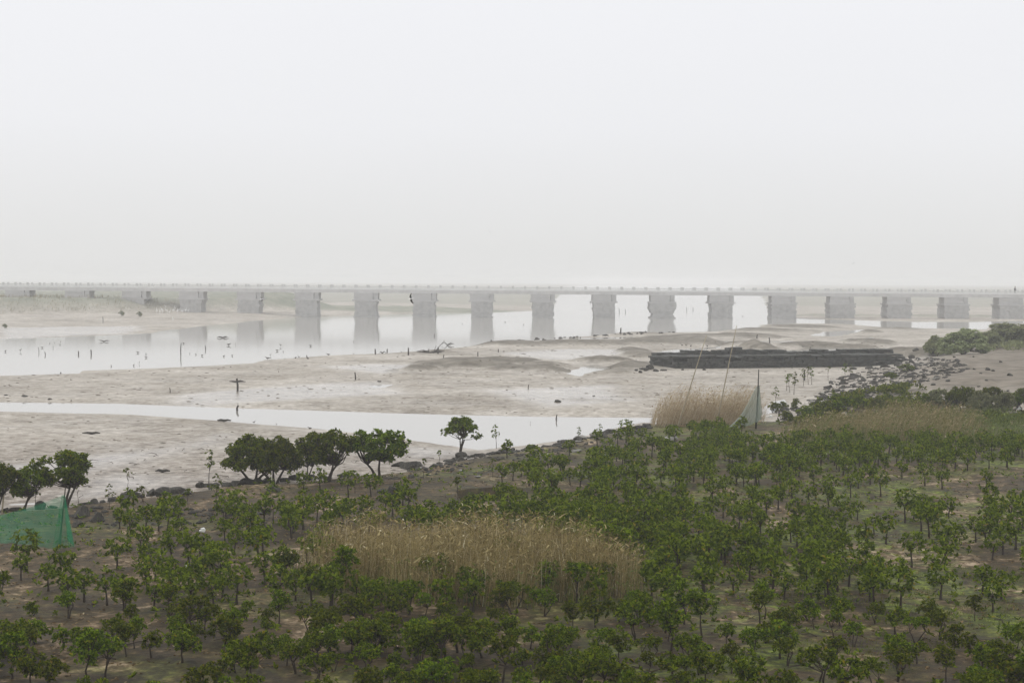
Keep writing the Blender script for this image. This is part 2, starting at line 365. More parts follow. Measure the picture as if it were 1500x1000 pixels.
# ground material
def ground_mat():
    m, t, b = newmat('estuary_mud')
    at = t.nodes.new('ShaderNodeAttribute'); at.attribute_name = 'cover'
    sp = t.nodes.new('ShaderNodeSeparateColor'); t.links.new(at.outputs['Color'], sp.inputs[0])
    field, veg, wet = sp.outputs[0], sp.outputs[1], sp.outputs[2]
    at2 = t.nodes.new('ShaderNodeAttribute'); at2.attribute_name = 'relief'
    sp2 = t.nodes.new('ShaderNodeSeparateColor'); t.links.new(at2.outputs['Color'], sp2.inputs[0])
    raised, rb, alg = sp2.outputs[0], sp2.outputs[1], sp2.outputs[2]
    big = noise(t, .10, 5, .6); mid = noise(t, .7, 6, .62, dist=.4); fine = noise(t, 5.5, 5, .65)
    patch = noise(t, .35, 5, .7, dist=.8)
    grain = noise(t, 2.4, 8, .75)
    flat = ramp(t, mth(t, 'ADD', mth(t, 'ADD', mth(t, 'MULTIPLY', big, .25), mth(t, 'MULTIPLY', mid, .25)), mth(t, 'MULTIPLY', grain, .5)), [(.40, (.14, .116, .086)), (.47, (.275, .242, .195)), (.53, (.375, .336, .28)), (.60, (.52, .475, .41))])
    mound = ramp(t, mid, [(.35, (.085, .073, .052)), (.5, (.14, .122, .092)), (.68, (.22, .195, .155))])
    gp = t.nodes.new('ShaderNodeNewGeometry'); gs = t.nodes.new('ShaderNodeSeparateXYZ'); t.links.new(gp.outputs['Position'], gs.inputs[0])
    brown = ramp(t, grain, [(.36, (.10, .082, .062)), (.47, (.20, .168, .132)), (.54, (.285, .245, .20)), (.64, (.42, .375, .32))])
    nb = mth(t, 'MULTIPLY', mth(t, 'SUBTRACT', 82.0, mth(t, 'MULTIPLY_ADD', big, 24.0, gs.outputs['Y'])), .05, clamp=True)
    flat = mixc(t, nb, flat, brown)
    col = mixc(t, raised, flat, mound)
    fld = ramp(t, mth(t, 'ADD', mth(t, 'MULTIPLY', patch, .6), mth(t, 'MULTIPLY', fine, .4)),
               [(.38, (.015, .009, .002)), (.465, (.036, .023, .006)), (.53, (.068, .044, .014)), (.57, (.155, .105, .052)), (.63, (.38, .29, .19))])
    algc = ramp(t, fine, [(.38, (.030, .036, .006)), (.52, (.085, .105, .010)), (.64, (.18, .22, .02))])
    af = mth(t, 'MULTIPLY', alg, mth(t, 'MULTIPLY', mth(t, 'SUBTRACT', noise(t, .55, 6, .7, dist=1), .44), 7, clamp=True), clamp=True)
    fld = mixc(t, af, fld, algc)
    rbc = ramp(t, mid, [(.35, (.10, .082, .058)), (.5, (.165, .138, .102)), (.68, (.24, .205, .16))])
    col = mixc(t, rb, col, rbc)
    col = mixc(t, field, col, fld)
    vg = ramp(t, noise(t, .25, 6, .7), [(.35, (.14, .15, .11)), (.5, (.20, .205, .15)), (.68, (.29, .275, .21))])
    col = mixc(t, veg, col, vg)
    t.links.new(col, b.inputs['Base Color'])
    # wetness drives gloss only
    ws = mth(t, 'MULTIPLY', mth(t, 'SUBTRACT', noise(t, .22, 5, .65, dist=.6), .40), 3.0, clamp=True)
    wetf = mth(t, 'MAXIMUM', wet, mth(t, 'MULTIPLY', ws, .55))
    inv = mth(t, 'SUBTRACT', 1.0, mth(t, 'MAXIMUM', mth(t, 'MAXIMUM', raised, veg), mth(t, 'MAXIMUM', rb, mth(t, 'MULTIPLY', field, .8))), clamp=True)
    wetf = mth(t, 'MULTIPLY', wetf, inv, clamp=True)
    t.links.new(mth(t, 'MULTIPLY_ADD', wetf, -.56, .80), b.inputs['Roughness'])
    t.links.new(mth(t, 'MULTIPLY_ADD', wetf, .5, .28), b.inputs['Specular IOR Level'])
    h = mth(t, 'ADD', mth(t, 'ADD', mid, mth(t, 'MULTIPLY', fine, .35)), mth(t, 'MULTIPLY', grain, .7))
    bn = t.nodes.new('ShaderNodeBump'); bn.inputs['Distance'].default_value = .16
    t.links.new(mth(t, 'MULTIPLY_ADD', wetf, -.4, .62), bn.inputs['Strength'])
    t.links.new(h, bn.inputs['Height']); t.links.new(bn.outputs[0], b.inputs['Normal'])
    return m
M['ground'] = ground_mat()
def water_mat():
    m, t, b = newmat('silty_water')
    b.inputs['Base Color'].default_value = (.34, .32, .28, 1)
    b.inputs['Roughness'].default_value = .07; b.inputs['IOR'].default_value = 1.45
    b.inputs['Specular IOR Level'].default_value = .8
    g = t.nodes.new('ShaderNodeNewGeometry'); mpn = t.nodes.new('ShaderNodeMapping'); mpn.inputs['Scale'].default_value = (.5, 1.6, 1)
    t.links.new(g.outputs['Position'], mpn.inputs[0])
    n = noise(t, 1.3, 3, .5, mpn.outputs[0])
    bump(t, b, n, .10, .010)
    return m
M['water'] = water_mat()

# ------------------------------------------------------------------ ground, water, haze
def build_ground():
    nx = GN; nr = len(GY); X = GXX; Yf = GYY
    z, field, veg, wet, raised, rb = GRID
    v = np.stack([X, Yf, z], 1)
    i = (np.arange(nr - 1)[:, None] * nx + np.arange(nx - 1)[None, :]).ravel()
    f = np.stack([i, i + 1, i + nx + 1, i + nx], 1)
    me = mesh_np('ground', v, f, M['ground'], True)
    alg = sstep(-.1, .15, X / np.maximum(Yf, 1)) * sstep(-.3, .1, fbm(X / 4, Yf / 6, 77) + .12) * sstep(85, 60, Yf) + .4 * sstep(-.05, .25, fbm(X / 5, Yf / 3, 78))
    for nm, ch in (('cover', (field, veg, wet)), ('relief', (raised, rb, np.clip(alg, 0, 1)))):
        a = me.color_attributes.new(nm, 'FLOAT_COLOR', 'POINT')
        a.data.foreach_set('color', np.stack([*ch, np.ones_like(z)], 1).astype(np.float32).ravel())
    tag(link('ground', me), kind='structure')
    wv = np.array([[-1700, -14, 0], [1700, -14, 0], [1700, 3000, 0], [-1700, 3000, 0]], float)
    # water only has to lie under the flats: cut it to the ground's own spread
    wv = np.array([[-12, -13, 0], [12, -13, 0], [1680, 2990, 0], [-1680, 2990, 0]], float)
    tag(link('water', mesh_np('water', wv, np.array([[0, 1, 2, 3]]), M['water'])), kind='structure')
build_ground()
def build_haze():
    m = bpy.data.materials.new('haze'); m.use_nodes = True; t = m.node_tree; t.nodes.clear()
    pv = t.nodes.new('ShaderNodeVolumePrincipled'); pv.inputs['Density'].default_value = .0010
    pv.inputs['Color'].default_value = (.985, .985, .98, 1); pv.inputs['Anisotropy'].default_value = 0.0
    o = t.nodes.new('ShaderNodeOutputMaterial'); t.links.new(pv.outputs[0], o.inputs['Volume'])
    mb = MB(); mb.box((0, 1500, 4.5), (3500, 3080, 12.2))
    tag(link('haze', mb.mesh('haze', m)), kind='stuff')
build_haze()

# ------------------------------------------------------------------ bridge
BY = 290.0
def bx(px): return at_y(px, 464, BY)[0]
def build_bridge():
    root = link('stone_bridge', None, None, (0, BY, 0))
    tag(root, 'long low grey bridge on stone piers crossing the river in the haze', 'bridge')
    xa, za = at_y(100, 425.5, BY); xb, zb = at_y(1475, 436.0, BY)
    sl = (zb - za) / (xb - xa)
    zbot = lambda x: za + (x - xa) * sl
    X0, X1 = -175, 175; W = 3.2
    def strip(name, x0, x1, dz0, dz1, y0, y1, mat, seg=1):
        mb = MB()
        xs = np.linspace(x0, x1, seg + 1)
        for a, b_ in zip(xs[:-1], xs[1:]):
            v = [[x, y, zbot(x) + dz] for x in (a, b_) for y in (y0, y1) for dz in (dz0, dz1)]
            mb.add(v, [[0, 1, 3, 2], [4, 6, 7, 5], [0, 4, 5, 1], [2, 3, 7, 6], [0, 2, 6, 4], [1, 5, 7, 3]])
        return link(name, mb.mesh(name, mat), root)
    strip('deck', X0, X1, 0, .62, -W / 2, W / 2, M['concrete'], 30)
    for s in (-1, 1):
        y = s * (W / 2 - .2)
        strip('kerb', X0, X1,   .622, .96, y - .14, y + .14, M['curb'], 30)
        strip('handrail', X0, X1, 1.13, 1.26, y - .09, y + .09, M['post'], 30)
    # piers
    pxs = [-224, -140, -55, 30, 117, 200, 283, 367, 451, 537, 622, 706, 795, 884, 969, 1055, 1145, 1230, 1313, 1396, 1476, 1558, 1640]
    rs = random.Random(3)
    for k, px in enumerate(pxs):
        x = bx(px); zt = zbot(x) - .003
        low = min(hz(x, BY), 0) - .8
        right = px > 1100
        capw = 4.8; shw = 4.1 if not right else 4.75
        zl = zt - 1.55
        mb = MB()                       # masonry shaft, course by course
        z = low; c = 0
        while z < zl - .05:
            h = min(rs.uniform(.34, .46), zl - z - .004); 
            if h < .08: break
            wv = shw + rs.uniform(-.22, .22)
            off = rs.uniform(-.08, .08)
            if 950 < px < 990:          # washed-out waist
                q = (z + .5) / 3.0; wv = shw + 1.0 - 1.15 * math.exp(-((z - .45) / .75) ** 2) + rs.uniform(-.2, .2)
                if z < .2: wv += .3
            if px in (537, 451, 622): wv += .6 * max(0, .5 - z)
            nb = 5; edges = np.linspace(-wv / 2, wv / 2, nb + 1) + np.concatenate([[0], np.array([rs.uniform(-.15, .15) for _ in range(nb - 1)]), [0]])
            for row, yy in enumerate((-1.65, 0, 1.65)):
                for a, b_ in zip(edges[:-1], edges[1:]):
                    mb.box((x + off + (a + b_) / 2, yy, z + h / 2), (b_ - a - .012, 1.62 + rs.uniform(-.06, .06), h - .010), .02)
            z += h; c += 1
        sh = link('pier', mb.mesh('pier', M['masonry']), root)
        cb = MB()
        cb.box((x, 0, zl + .14), (capw + .35, 4.9, .28), .03)
        nz = 3; hh = (zt - zl - .285) / nz
        for q in range(nz):
            cb.box((x - .45, 0, zl + .285 + hh * (q + .5)), (capw - 1.1 + rs.uniform(-.1, .1), 3.9, hh - .01), .03)
        link('pier_cap', cb.mesh('pier_cap', M['capstone']), sh)
        cc = MB(); cc.box((x + capw / 2 - .50, .10, zl + .285 + (zt - zl - .29) / 2), (.86, 3.7, zt - zl - .30), .02)
        link('bearing_post', cc.mesh('bearing_post', M['masonry']), sh)
    # rail posts: the largest hundred stand nearest the middle of the view
    mbp = MB(); mbp.box((0, 0, .44), (.36, .30, .90), .0); mbp.box((0, 0, .93), (.42, .36, .08))
    pm = mbp.mesh('railing_post', M['post'])
    rest = MB(); sp = 2.33; n = int((X1 - X0) / sp); cnt = 0
    spots = sorted([(abs(X0 + i * sp + .4), X0 + i * sp + .4, s) for i in range(n) for s in (-1, 1)])
    for a, x, s in spots:
        y = s * (W / 2 - .2)
        if s == -1 and cnt < 90 and abs(x) < 103:
            link('railing_post', pm, root, (x, y, zbot(x) + .984)).scale = (1, 1, .56); cnt += 1
        else:
            rest.box((x, y, zbot(x) + .984 + .27), (.36, .30, .53))
    tag(link('railing_post', rest.mesh('railing_post', M['post']), root), kind='stuff')
    return zbot
zbot = build_bridge()

# ------------------------------------------------------------------ rocks
def rock_mesh(seed, mat, flat=.7):
    bm = bmesh.new(); bmesh.ops.create_icosphere(bm, subdivisions=3, radius=1)
    r = random.Random(seed)
    pl = []
    for _ in range(10):
        v = Vector((r.gauss(0, 1), r.gauss(0, 1), r.gauss(0, 1))).normalized(); pl.append((v, r.uniform(.42, .8)))
    for v in bm.verts:
        for nrm, d in pl:
            q = v.co.dot(nrm)
            if q > d: v.co -= nrm * (q - d)
        v.co *= 1 + .015 * r.uniform(-1, 1)
        v.co.z *= flat
    me = bpy.data.meshes.new('boulder'); bm.to_mesh(me); bm.free(); me.materials.append(mat)
    return me
ROCKS = [rock_mesh(i, M['rock'], random.Random(i).uniform(.5, .85)) for i in range(9)]
PALE = [rock_mesh(40 + i, M['rock_pale'], .45) for i in range(4)]
used_labels = {}
def where(p):
    x, y = proj(p); return x / 15, y / 10
ONES = 'zero one two three four five six seven eight nine ten eleven twelve thirteen fourteen fifteen sixteen seventeen eighteen nineteen'.split()
TENS = 'zero ten twenty thirty forty fifty sixty seventy eighty ninety'.split()
def say(v):
    v = int(round(min(max(v, 0), 100)))
    if v == 100: return 'a hundred'
    return ONES[v] if v < 20 else TENS[v // 10] + ('-' + ONES[v % 10] if v % 10 else '')
def pct(p):
    a, b_ = where(p); return '%s percent across, %s percent down' % (say(a), say(b_))
def rocklabel(me_pale, w_, base, p):
    sz = 'large' if w_ > .7 else 'medium-sized' if w_ > .4 else 'small'
    return '%s %s %s, %s' % (sz.split('-')[0], 'pale' if me_pale else 'dark', base, pct(p))
def rock(px, py, wpx, pale=False, base='boulder on the shore edge', group='rocks along the field edge', hmul=1.0, z0=None):
    X, Y, Z = hit1(px, py)
    if z0 is not None: Z = z0
    w_ = wpx * Y / F; ms = PALE if pale else ROCKS
    o = link('boulder', random.choice(ms), None, (X, Y + w_ * .2, Z + w_ * .08), random.uniform(0, 6.28))
    s_ = w_ * .56
    o.scale = (s_ * random.uniform(.9, 1.1), s_ * random.uniform(.75, 1.0), s_ * random.uniform(.75, 1.1) * hmul)
    tag(o, rocklabel(pale, w_, base, (X, Y, Z + w_ * .2)), 'rock', group)
    return o
shore = [(150, 737, 12), (163, 735, 22), (180, 733, 24), (193, 727, 24), (207, 729, 14), (221, 726, 18), (238, 727, 26), (256, 724, 26), (272, 726, 16), (293, 714, 14),
         (302, 713, 17), (313, 717, 20), (331, 716, 24), (346, 713, 24), (362, 709, 20), (377, 710, 24), (400, 720, 24), (388, 706, 14), (416, 705, 16), (430, 703, 16),
         (8, 751, 16), (24, 750, 20), (58, 746, 18), (78, 744, 12), (122, 742, 20), (138, 741, 16), (118, 758, 26), (140, 764, 22), (112, 772, 20), (575, 724, 26), (562, 722, 16),
         (597, 686, 30), (584, 683, 18), (612, 683, 18), (450, 702, 20), (480, 703, 16), (505, 700, 22)]
for a in shore: rock(a[0], a[1], a[2] * 1.12, hmul=1.1)
rr = random.Random(5)
line = [(600, 690), (640, 684), (665, 672), (700, 667), (735, 662), (770, 659), (800, 655), (830, 647), (860, 641), (890, 634), (920, 628), (948, 623)]
for k in range(64):
    q = rr.uniform(0, len(line) - 1.001); i = int(q); fr = q - i
    px = line[i][0] * (1 - fr) + line[i + 1][0] * fr; py = line[i][1] * (1 - fr) + line[i + 1][1] * fr + rr.uniform(-1, 5)
    rock(px, py, rr.uniform(8, 20), rr.random() < .15, hmul=.85)
for px, py, wv in [(985 - 0, 645, 26), (800, 668, 18), (845, 663, 20), (900, 655, 16), (690, 676, 14), (700, 700, 14), (735, 699, 12), (675, 690, 10), (885, 668, 14), (575, 716, 12), (1465, 607, 9)]:
    rock(px, py, wv, True, 'stone on the field mud', hmul=.6)
rip = [(1130, 600), (1165, 598), (1200, 578), (1215, 560), (1250, 548), (1290, 536), (1335, 524), (1400, 528), (1420, 541), (1380, 556), (1330, 565), (1290, 575), (1290, 600), (1230, 618), (1150, 622)]
RP = np.array(rip, float)
def inpoly(x, y, P): return bool((sdf(P, np.array([x]), np.array([y])) > 0)[0])
n = 0
while n < 150:
    px = rr.uniform(1125, 1420); py = rr.uniform(524, 622)
    if not inpoly(px, py, RP): continue
    rock(px, py, rr.uniform(6, 18) * (.6 + .4 * (py - 520) / 100), rr.random() < .14, 'riprap stone on right bank', 'riprap on the right bank', .85); n += 1
for px, py, wv in [(1397, 547, 9), (1480, 551, 9), (1446, 558, 7), (1434, 567, 6), (1389, 558, 9), (1349, 559, 8), (1367, 564, 9), (1477, 573, 8), (1455, 544, 7), (1360, 550, 8), (1398, 525, 6),
                   (1426, 524, 5), (1466, 532, 6), (1437, 549, 7), (1382, 545, 13), (1447, 543, 10), (1427, 542, 6), (1365, 530, 6), (1330, 533, 7)]:
    rock(px, py, wv, False, 'rock alone on sandy right bank', 'lone rocks on the right bank', .8)
for k in range(52):
    q = rr.random() ** .8; px = 706 + q * 300
    line2 = 502 - (px - 706) * .058
    if 790 < px < 950: line2 -= 1.0
    rock(px, line2 + rr.uniform(-.6, 2.0), rr.uniform(3, 7.5), False, 'stone on far mudflat edge', 'stones along the river edge', .9)
for px, py, wv in [(555, 559, 12), (870, 580, 9), (738, 515, 6), (840, 506, 5), (912, 508, 6), (927, 509, 7), (878, 501, 4), (1190, 503, 5), (1176, 508, 6), (816, 589, 20), (35, 581, 18), (8, 579, 12), (72, 585, 14), (104, 587, 7), (345, 583, 0)]:
    if wv: rock(px, py, wv * .65, False, 'low mud lump on the flats', 'mud lumps on the flats', .45)
for px, py, wv in [(932, 543, 9), (940, 541, 12), (947, 543, 15), (953, 541, 16), (961, 544, 12), (938, 546, 8), (972, 543, 9), (1000, 542, 7), (1031, 542, 8), (1250, 541, 11), (1275, 540, 13), (1298, 538, 14), (1316, 534, 14), (1326, 529, 13), (1336, 524, 12), (1342, 519, 10)]:
    rock(px, py, wv, False, 'stone tumbled beside the jetty', 'stones fallen from the jetty', .8)
# fine rubble between the big stones
mb = MB()
ROCKV = [np.array([v.co[:] for v in m_.vertices]) for m_ in ROCKS[:3]]; ROCKF = [np.array([p.vertices[:] for p in m_.polygons]) for m_ in ROCKS[:3]]
bmx = bmesh.new(); bmesh.ops.create_icosphere(bmx, subdivisions=1, radius=1)
IV = np.array([v.co[:] for v in bmx.verts]); IF = np.array([[v.index for v in f.verts] for f in bmx.faces]); bmx.free()
cand = []
while len(cand) < 1200:
    px = rr.uniform(1110, 1430); py = rr.uniform(520, 626)
    if inpoly(px, py, RP): cand.append((px, py, rr.uniform(2, 7)))
for k in range(420):
    q = rr.uniform(0, len(line) - 1.001); i = int(q); fr = q - i
    cand.append((line[i][0] * (1 - fr) + line[i + 1][0] * fr + rr.uniform(-8, 8), line[i][1] * (1 - fr) + line[i + 1][1] * fr + rr.uniform(-1, 16) * rr.random(), rr.uniform(3, 9)))
for k in range(160):
    cand.append((rr.uniform(100, 400), rr.uniform(745, 775), rr.uniform(3, 12)))
ca = np.array(cand); X, Y, Z = hit(ca[:, 0], ca[:, 1])
for k in range(len(ca)):
    s_ = ca[k, 2] * Y[k] / F * .5; v = IV * (1 + RNG.uniform(-.3, .3, (len(IV), 1))) * [s_ * rr.uniform(.8, 1.3), s_, s_ * .6]
    mb.add(v + [X[k], Y[k], Z[k] + s_ * .1], IF)
tag(link('rubble', mb.mesh('rubble', M['rock'])), 'loose dark rubble scattered between the larger stones', 'rubble', None, 'stuff')

# ------------------------------------------------------------------ stone jetty wall
def build_jetty():
    xa, ya = [float(v) for v in ground0(958, 541, .1)]; xb, yb = [float(v) for v in ground0(1320, 537, .1)]
    root = link('stone_jetty', None, None, (xa, ya, 0)); tag(root, 'low dark stone jetty wall in two stepped tiers on the mudflat', 'jetty')
    L = math.hypot(xb - xa, yb - ya); ang = math.atan2(yb - ya, xb - xa); root.rotation_euler = (0, 0, ang)
    def courses(name, x0, x1, y0, z0, z1, zv, depth, mat, bh=.26):
        mb = MB(); r = random.Random(9); z = z0
        while z < z1 - .03:
            h = min(bh * r.uniform(.8, 1.2), z1 - z); x = x0 + r.uniform(0, .2)
            while x < x1:
                wl = r.uniform(.35, .9); top = zv(x)
                if z < top and not (z + h > z1 - .1 and r.random() < .10): mb.box((x + wl / 2, y0 + depth / 2 + r.uniform(-.09, .09), z + h / 2), (wl - .03, depth, h - .02), .04)
                x += wl
            z += h
        return link(name, mb.mesh(name, mat), root)
    courses('front_wall', 0, L, 0, -.2, 1.0, lambda x: 9, 1.0, M['wall'])
    mb = MB(); r = random.Random(2); x = -.15
    while x < L:
        wl = r.uniform(.7, 1.6)
        if r.random() > .05: mb.box((x + wl / 2, .48 + r.uniform(-.06, .06), 1.075 + r.uniform(-.02, .02)), (wl - .04, 1.2, .12), .03)
        x += wl
    link('coping', mb.mesh('coping', M['wall']), root)
    def upper(x): return 1.16 + .2 * np.exp(-((np.array(x) - 9.5) / 3.0) ** 2) + .12 * sstep(14, L, np.array(x))
    courses('upper_tier', 1.5, L + 1.0, 4.2, .6, 1.9, lambda x: float(upper(x)) + .05 * math.sin(x * 1.7), 1.1, M['wall'], .2)
    nx, ny = 110, 20                                                 # rubble fill between and behind the tiers
    xs = np.linspace(1.6, L, nx); ys = np.linspace(.9, 6.4, ny); XX, YY = np.meshgrid(xs, ys)
    base = 1.0 + .12 * fbm(XX / .8, YY / .8, 4)
    ZZ = np.where(YY > 5.0, base + (upper(XX) - 1.0) * sstep(6.4, 5.6, YY) + .14 * fbm(XX / 3, YY / 3, 6), base)
    ZZ = ZZ * sstep(6.5, 5.9, YY) - .3 * sstep(5.9, 6.5, YY)
    ZZ = ZZ * sstep(1.3, 2.2, XX)
    v = np.stack([XX.ravel(), YY.ravel(), ZZ.ravel()], 1); i = (np.arange(ny - 1)[:, None] * nx + np.arange(nx - 1)[None]).ravel()
    link('rubble_fill', mesh_np('rubble_fill', v, np.stack([i, i + 1, i + nx + 1, i + nx], 1), M['wall']), root)
build_jetty()

# ------------------------------------------------------------------ mangroves
def leaves(cent, axes, per, ll, lw, rng, spread=(.15, 1.1)):
    """rosettes of lance-shaped leaves folded on the midrib"""
    n = len(cent); c = np.repeat(cent, per, 0); a = np.repeat(axes, per, 0)
    a = a / (np.linalg.norm(a, axis=1, keepdims=True) + 1e-9)
    ref = rng.normal(size=a.shape); u = np.cross(a, ref); u /= np.linalg.norm(u, axis=1, keepdims=True) + 1e-9; v = np.cross(a, u)
    phi = rng.uniform(0, 2 * math.pi, n * per); el = rng.uniform(spread[0], spread[1], n * per)
    out = np.cos(phi)[:, None] * u + np.sin(phi)[:, None] * v
    d = a * np.sin(el)[:, None] + out * np.cos(el)[:, None]
    side = np.cross(d, a + .2 * rng.normal(size=a.shape)); side /= np.linalg.norm(side, axis=1, keepdims=True) + 1e-9
    nrm = np.cross(side, d)
    L = (ll * rng.uniform(.7, 1.2, n * per))[:, None]; W = (lw * rng.uniform(.8, 1.2, n * per))[:, None]
    p0 = c + d * L * .05
    A = p0 + d * L * .38; B = p0 + d * L * .8; T = p0 + d * L - nrm * L * .12
    vv = np.stack([p0, A + side * W / 2 + nrm * W * .18, B + side * W * .36 + nrm * W * .12, T, B - side * W * .36 + nrm * W * .12, A - side * W / 2 + nrm * W * .18], 1)
    b = np.arange(n * per)[:, None] * 6
    f = np.concatenate([b + [0, 1, 2, 3], b + [0, 3, 4, 5]], 0)
    return vv.reshape(-1, 3), f
def tree_proto(seed, h, w_, nclump, nros, per=8, ll=.085, lw=.038, bare=.42, stems=1, thick=.02, clumpr=.15, squash=.8, dome=False, leaf='leaf'):
    rng = np.random.default_rng(seed); mb = MB(); cc = []; cr = h * (1 - bare)
    cz = h * bare + cr * .5
    tries = 0
    while len(cc) < nclump and tries < 4000:
        tries += 1
        v = rng.normal(size=3); v /= np.linalg.norm(v); r = rng.uniform(.35, 1) ** .5 if not dome else rng.uniform(.6, 1) ** .5
        p = np.array([v[0] * r * w_ / 2, v[1] * r * w_ / 2, cz + v[2] * r * cr * .5])
        if dome: p[2] = h * bare + abs(v[2]) * r * cr * .92 + .04
        p[:2] *= 1 + rng.uniform(-.15, .1)
        if all(np.linalg.norm(p - q) > clumpr * .62 for q in cc): cc.append(p)
    cc = np.array(cc)
    stemt = []
    for s in range(stems):
        a = rng.uniform(0, 6.28); off = np.array([math.cos(a), math.sin(a), 0]) * (.04 + .12 * w_ * (.45 if stems > 3 else 1)) * (stems > 1) * rng.uniform(.4, 1)
        lean = rng.normal(size=3) * .06 * h; lean[2] = 0
        fk = off * 2.0 + lean + np.array([0, 0, h * bare * rng.uniform(.75, 1.05)])
        m_ = off * 1.2 + lean * .35 + np.array([rng.normal() * .015, rng.normal() * .015, h * bare * .5])
        base = off * .6
        mb.tube([base - [0, 0, .06], base + [0, 0, h * .06], m_, fk], [thick * 2.1, thick * 1.35, thick, thick * .8], 7); stemt.append(fk)
    ros = []; ax = []
    for k, c in enumerate(cc):
        fk = stemt[int(np.argmin([np.linalg.norm(c - f_) for f_ in stemt]))]
        mid = fk * .55 + c * .45 + rng.normal(size=3) * .03 * w_; mid[2] -= .05 * cr
        mb.tube([fk - [0, 0, .01], mid, c], [thick * .62, thick * .42, thick * .22], 5, False)
        for _ in range(nros):
            v = rng.normal(size=3); v /= np.linalg.norm(v); q = c + v * [1, 1, squash] * clumpr * rng.uniform(.45, 1) ** .6
            a = v * .7 + np.array([0, 0, .75]) + (c - [0, 0, cz]) / w_ * .6
            ros.append(q); ax.append(a)
            if rng.random() < .6: mb.tube([c, q], [thick * .2, thick * .12], 3, False)
    V, Fc = leaves(np.array(ros), np.array(ax), per, ll, lw, rng)
    tm = mb.mesh('trunk', M['bark'], True); cm = mesh_np('crown', V, Fc, M[leaf])
    return tm, cm
def simplify(seed, h, w_, n, bare, ll=.13, lw=.07):      # lighter crown for the far thicket
    rng = np.random.default_rng(seed); v = rng.normal(size=(n, 3)); v /= np.linalg.norm(v, axis=1, keepdims=True)
    r = rng.uniform(.3, 1, (n, 1)) ** .45; lump = 1 + .25 * np.sin(v[:, :1] * 5 + seed) * np.cos(v[:, 1:2] * 6)
    p = v * r * lump * [w_ / 2, w_ / 2, h * (1 - bare) / 2] + [0, 0, h * (bare + (1 - bare) / 2)]
    V, Fc = leaves(p, v + [0, 0, .8], 5, ll, lw, rng)
    mb = MB(); mb.tube([[0, 0, -.05], [0, 0, h * .15], [.03, 0, h * bare * 1.2]], [.035, .022, .014], 5)
    for k in range(4):
        a = k * 1.57 + seed; mb.tube([[.03, 0, h * bare * 1.1], [math.cos(a) * w_ * .25, math.sin(a) * w_ * .25, h * (bare + .2)]], [.012, .007], 3, False)
    return V, Fc, np.concatenate(mb.v), [np.concatenate(x) for x in mb.f.values()]
SM = []                                  # young mangroves: (trunk, crown, words)
SPEC = [(.98, .74, 9, 6, 'round-crowned', .42), (1.12, .66, 9, 6, 'tall slim', .48), (.82, .86, 10, 6, 'wide umbrella-shaped', .40), (1.05, .92, 12, 6, 'broad full-crowned', .38),
        (.70, .52, 6, 6, 'small round', .40), (1.00, .58, 7, 5, 'thin open-crowned', .5), (.86, .78, 9, 6, 'flat-topped', .5), (.62, .72, 8, 7, 'low bushy', .18),
        (1.20, .82, 11, 6, 'tall leafy', .42), (.92, .64, 7, 6, 'sparse ragged', .42), (.78, .62, 7, 6, 'compact leafy', .34), (.55, .50, 5, 6, 'low squat', .2)]
for k, (h, w_, nc, nr_, wd, br) in enumerate(SPEC):
    tm, cm = tree_proto(100 + k, h, w_, nc + 1, nr_ + 3, 8, .098, .050, br + .08, 1 if k % 3 else 2, .021, .165)
    SM.append((tm, cm, wd, w_, h))
def put_tree(proto, X, Y, Z, sc, rz, label, cat='mangrove', group=None, name='mangrove_sapling', scz=1.0):
    r = link(name, None, None, (X, Y, Z), rz, (sc, sc, sc * scz))
    tag(r, label, cat, group)
    link('trunk', proto[0], r); link('crown', proto[1], r)
    return r
# density of the young mangroves, read off the photograph (rows: y of the stem's foot, columns every 100 px)
DY = [640, 660, 690, 720, 750, 780, 810, 850, 890, 930, 970, 1010, 1060, 1120]
DM = np.array([[0, 0, 0, 0, 0, 0, 0, 0, 0, .1, .4, .15, .1, .1, .2], [0, 0, 0, 0, 0, 0, 0, 0, .08, .2, .7, .6, .5, .5, .6], [0, 0, 0, 0, .05, .05, 0, .08, .3, .4, .75, .75, .65, .45, .25],
      [0, .03, .08, .07, .15, .06, 0, .4, .65, .7, .35, .2, .3, .15, .08], [.03, .15, .18, .22, .28, .12, .06, .45, .65, .75, .35, .2, .25, .25, .35],
      [.15, .3, .35, .4, .7, .95, .95, 1, 1, 1, .8, .7, .7, .45, .7], [.8, .4, .5, .5, .5, 0, 0, 0, 0, 1, .75, .9, .4, .3, .5], [.35, .4, .6, .3, .25, 0, 0, 0, .1, 1, .45, .9, .8, .4, .5],
      [.45, .45, .6, .45, .4, .7, .8, .8, .8, 1, .4, .8, .85, .6, .7], [.5, .5, .8, .7, .7, .9, 1, .9, .9, .9, .3, .8, .9, .55, .7], [.6, .35, .5, .8, .85, 1, 1, 1, 1, 1, .7, .5, .7, .55, .7],
      [.9, .3, .5, .85, .9, 1, 1, 1, 1, 1, .9, .4, .7, .6, .9], [1, .7, .7, 1, 1, 1, 1, 1, 1, 1, .9, .7, .8, .8, 1], [1] * 15])
def dens(px, py):
    fx = min(max(px / 100 - .5, 0), 13.999); i = int(fx); fx -= i
    j = 0
    while j < len(DY) - 2 and DY[j + 1] < py: j += 1
    fy = min(max((py - DY[j]) / (DY[j + 1] - DY[j]), 0), 1)
    return (DM[j, i] * (1 - fx) + DM[j, i + 1] * fx) * (1 - fy) + (DM[j + 1, i] * (1 - fx) + DM[j + 1, i + 1] * fx) * fy
REED = [(425, 836), (470, 860), (560, 884), (700, 888), (850, 886), (930, 878), (955, 856), (925, 836), (700, 824), (520, 820)]
REEDP = wp(REED, .5)
pts = []; rq = random.Random(21); cell = {}
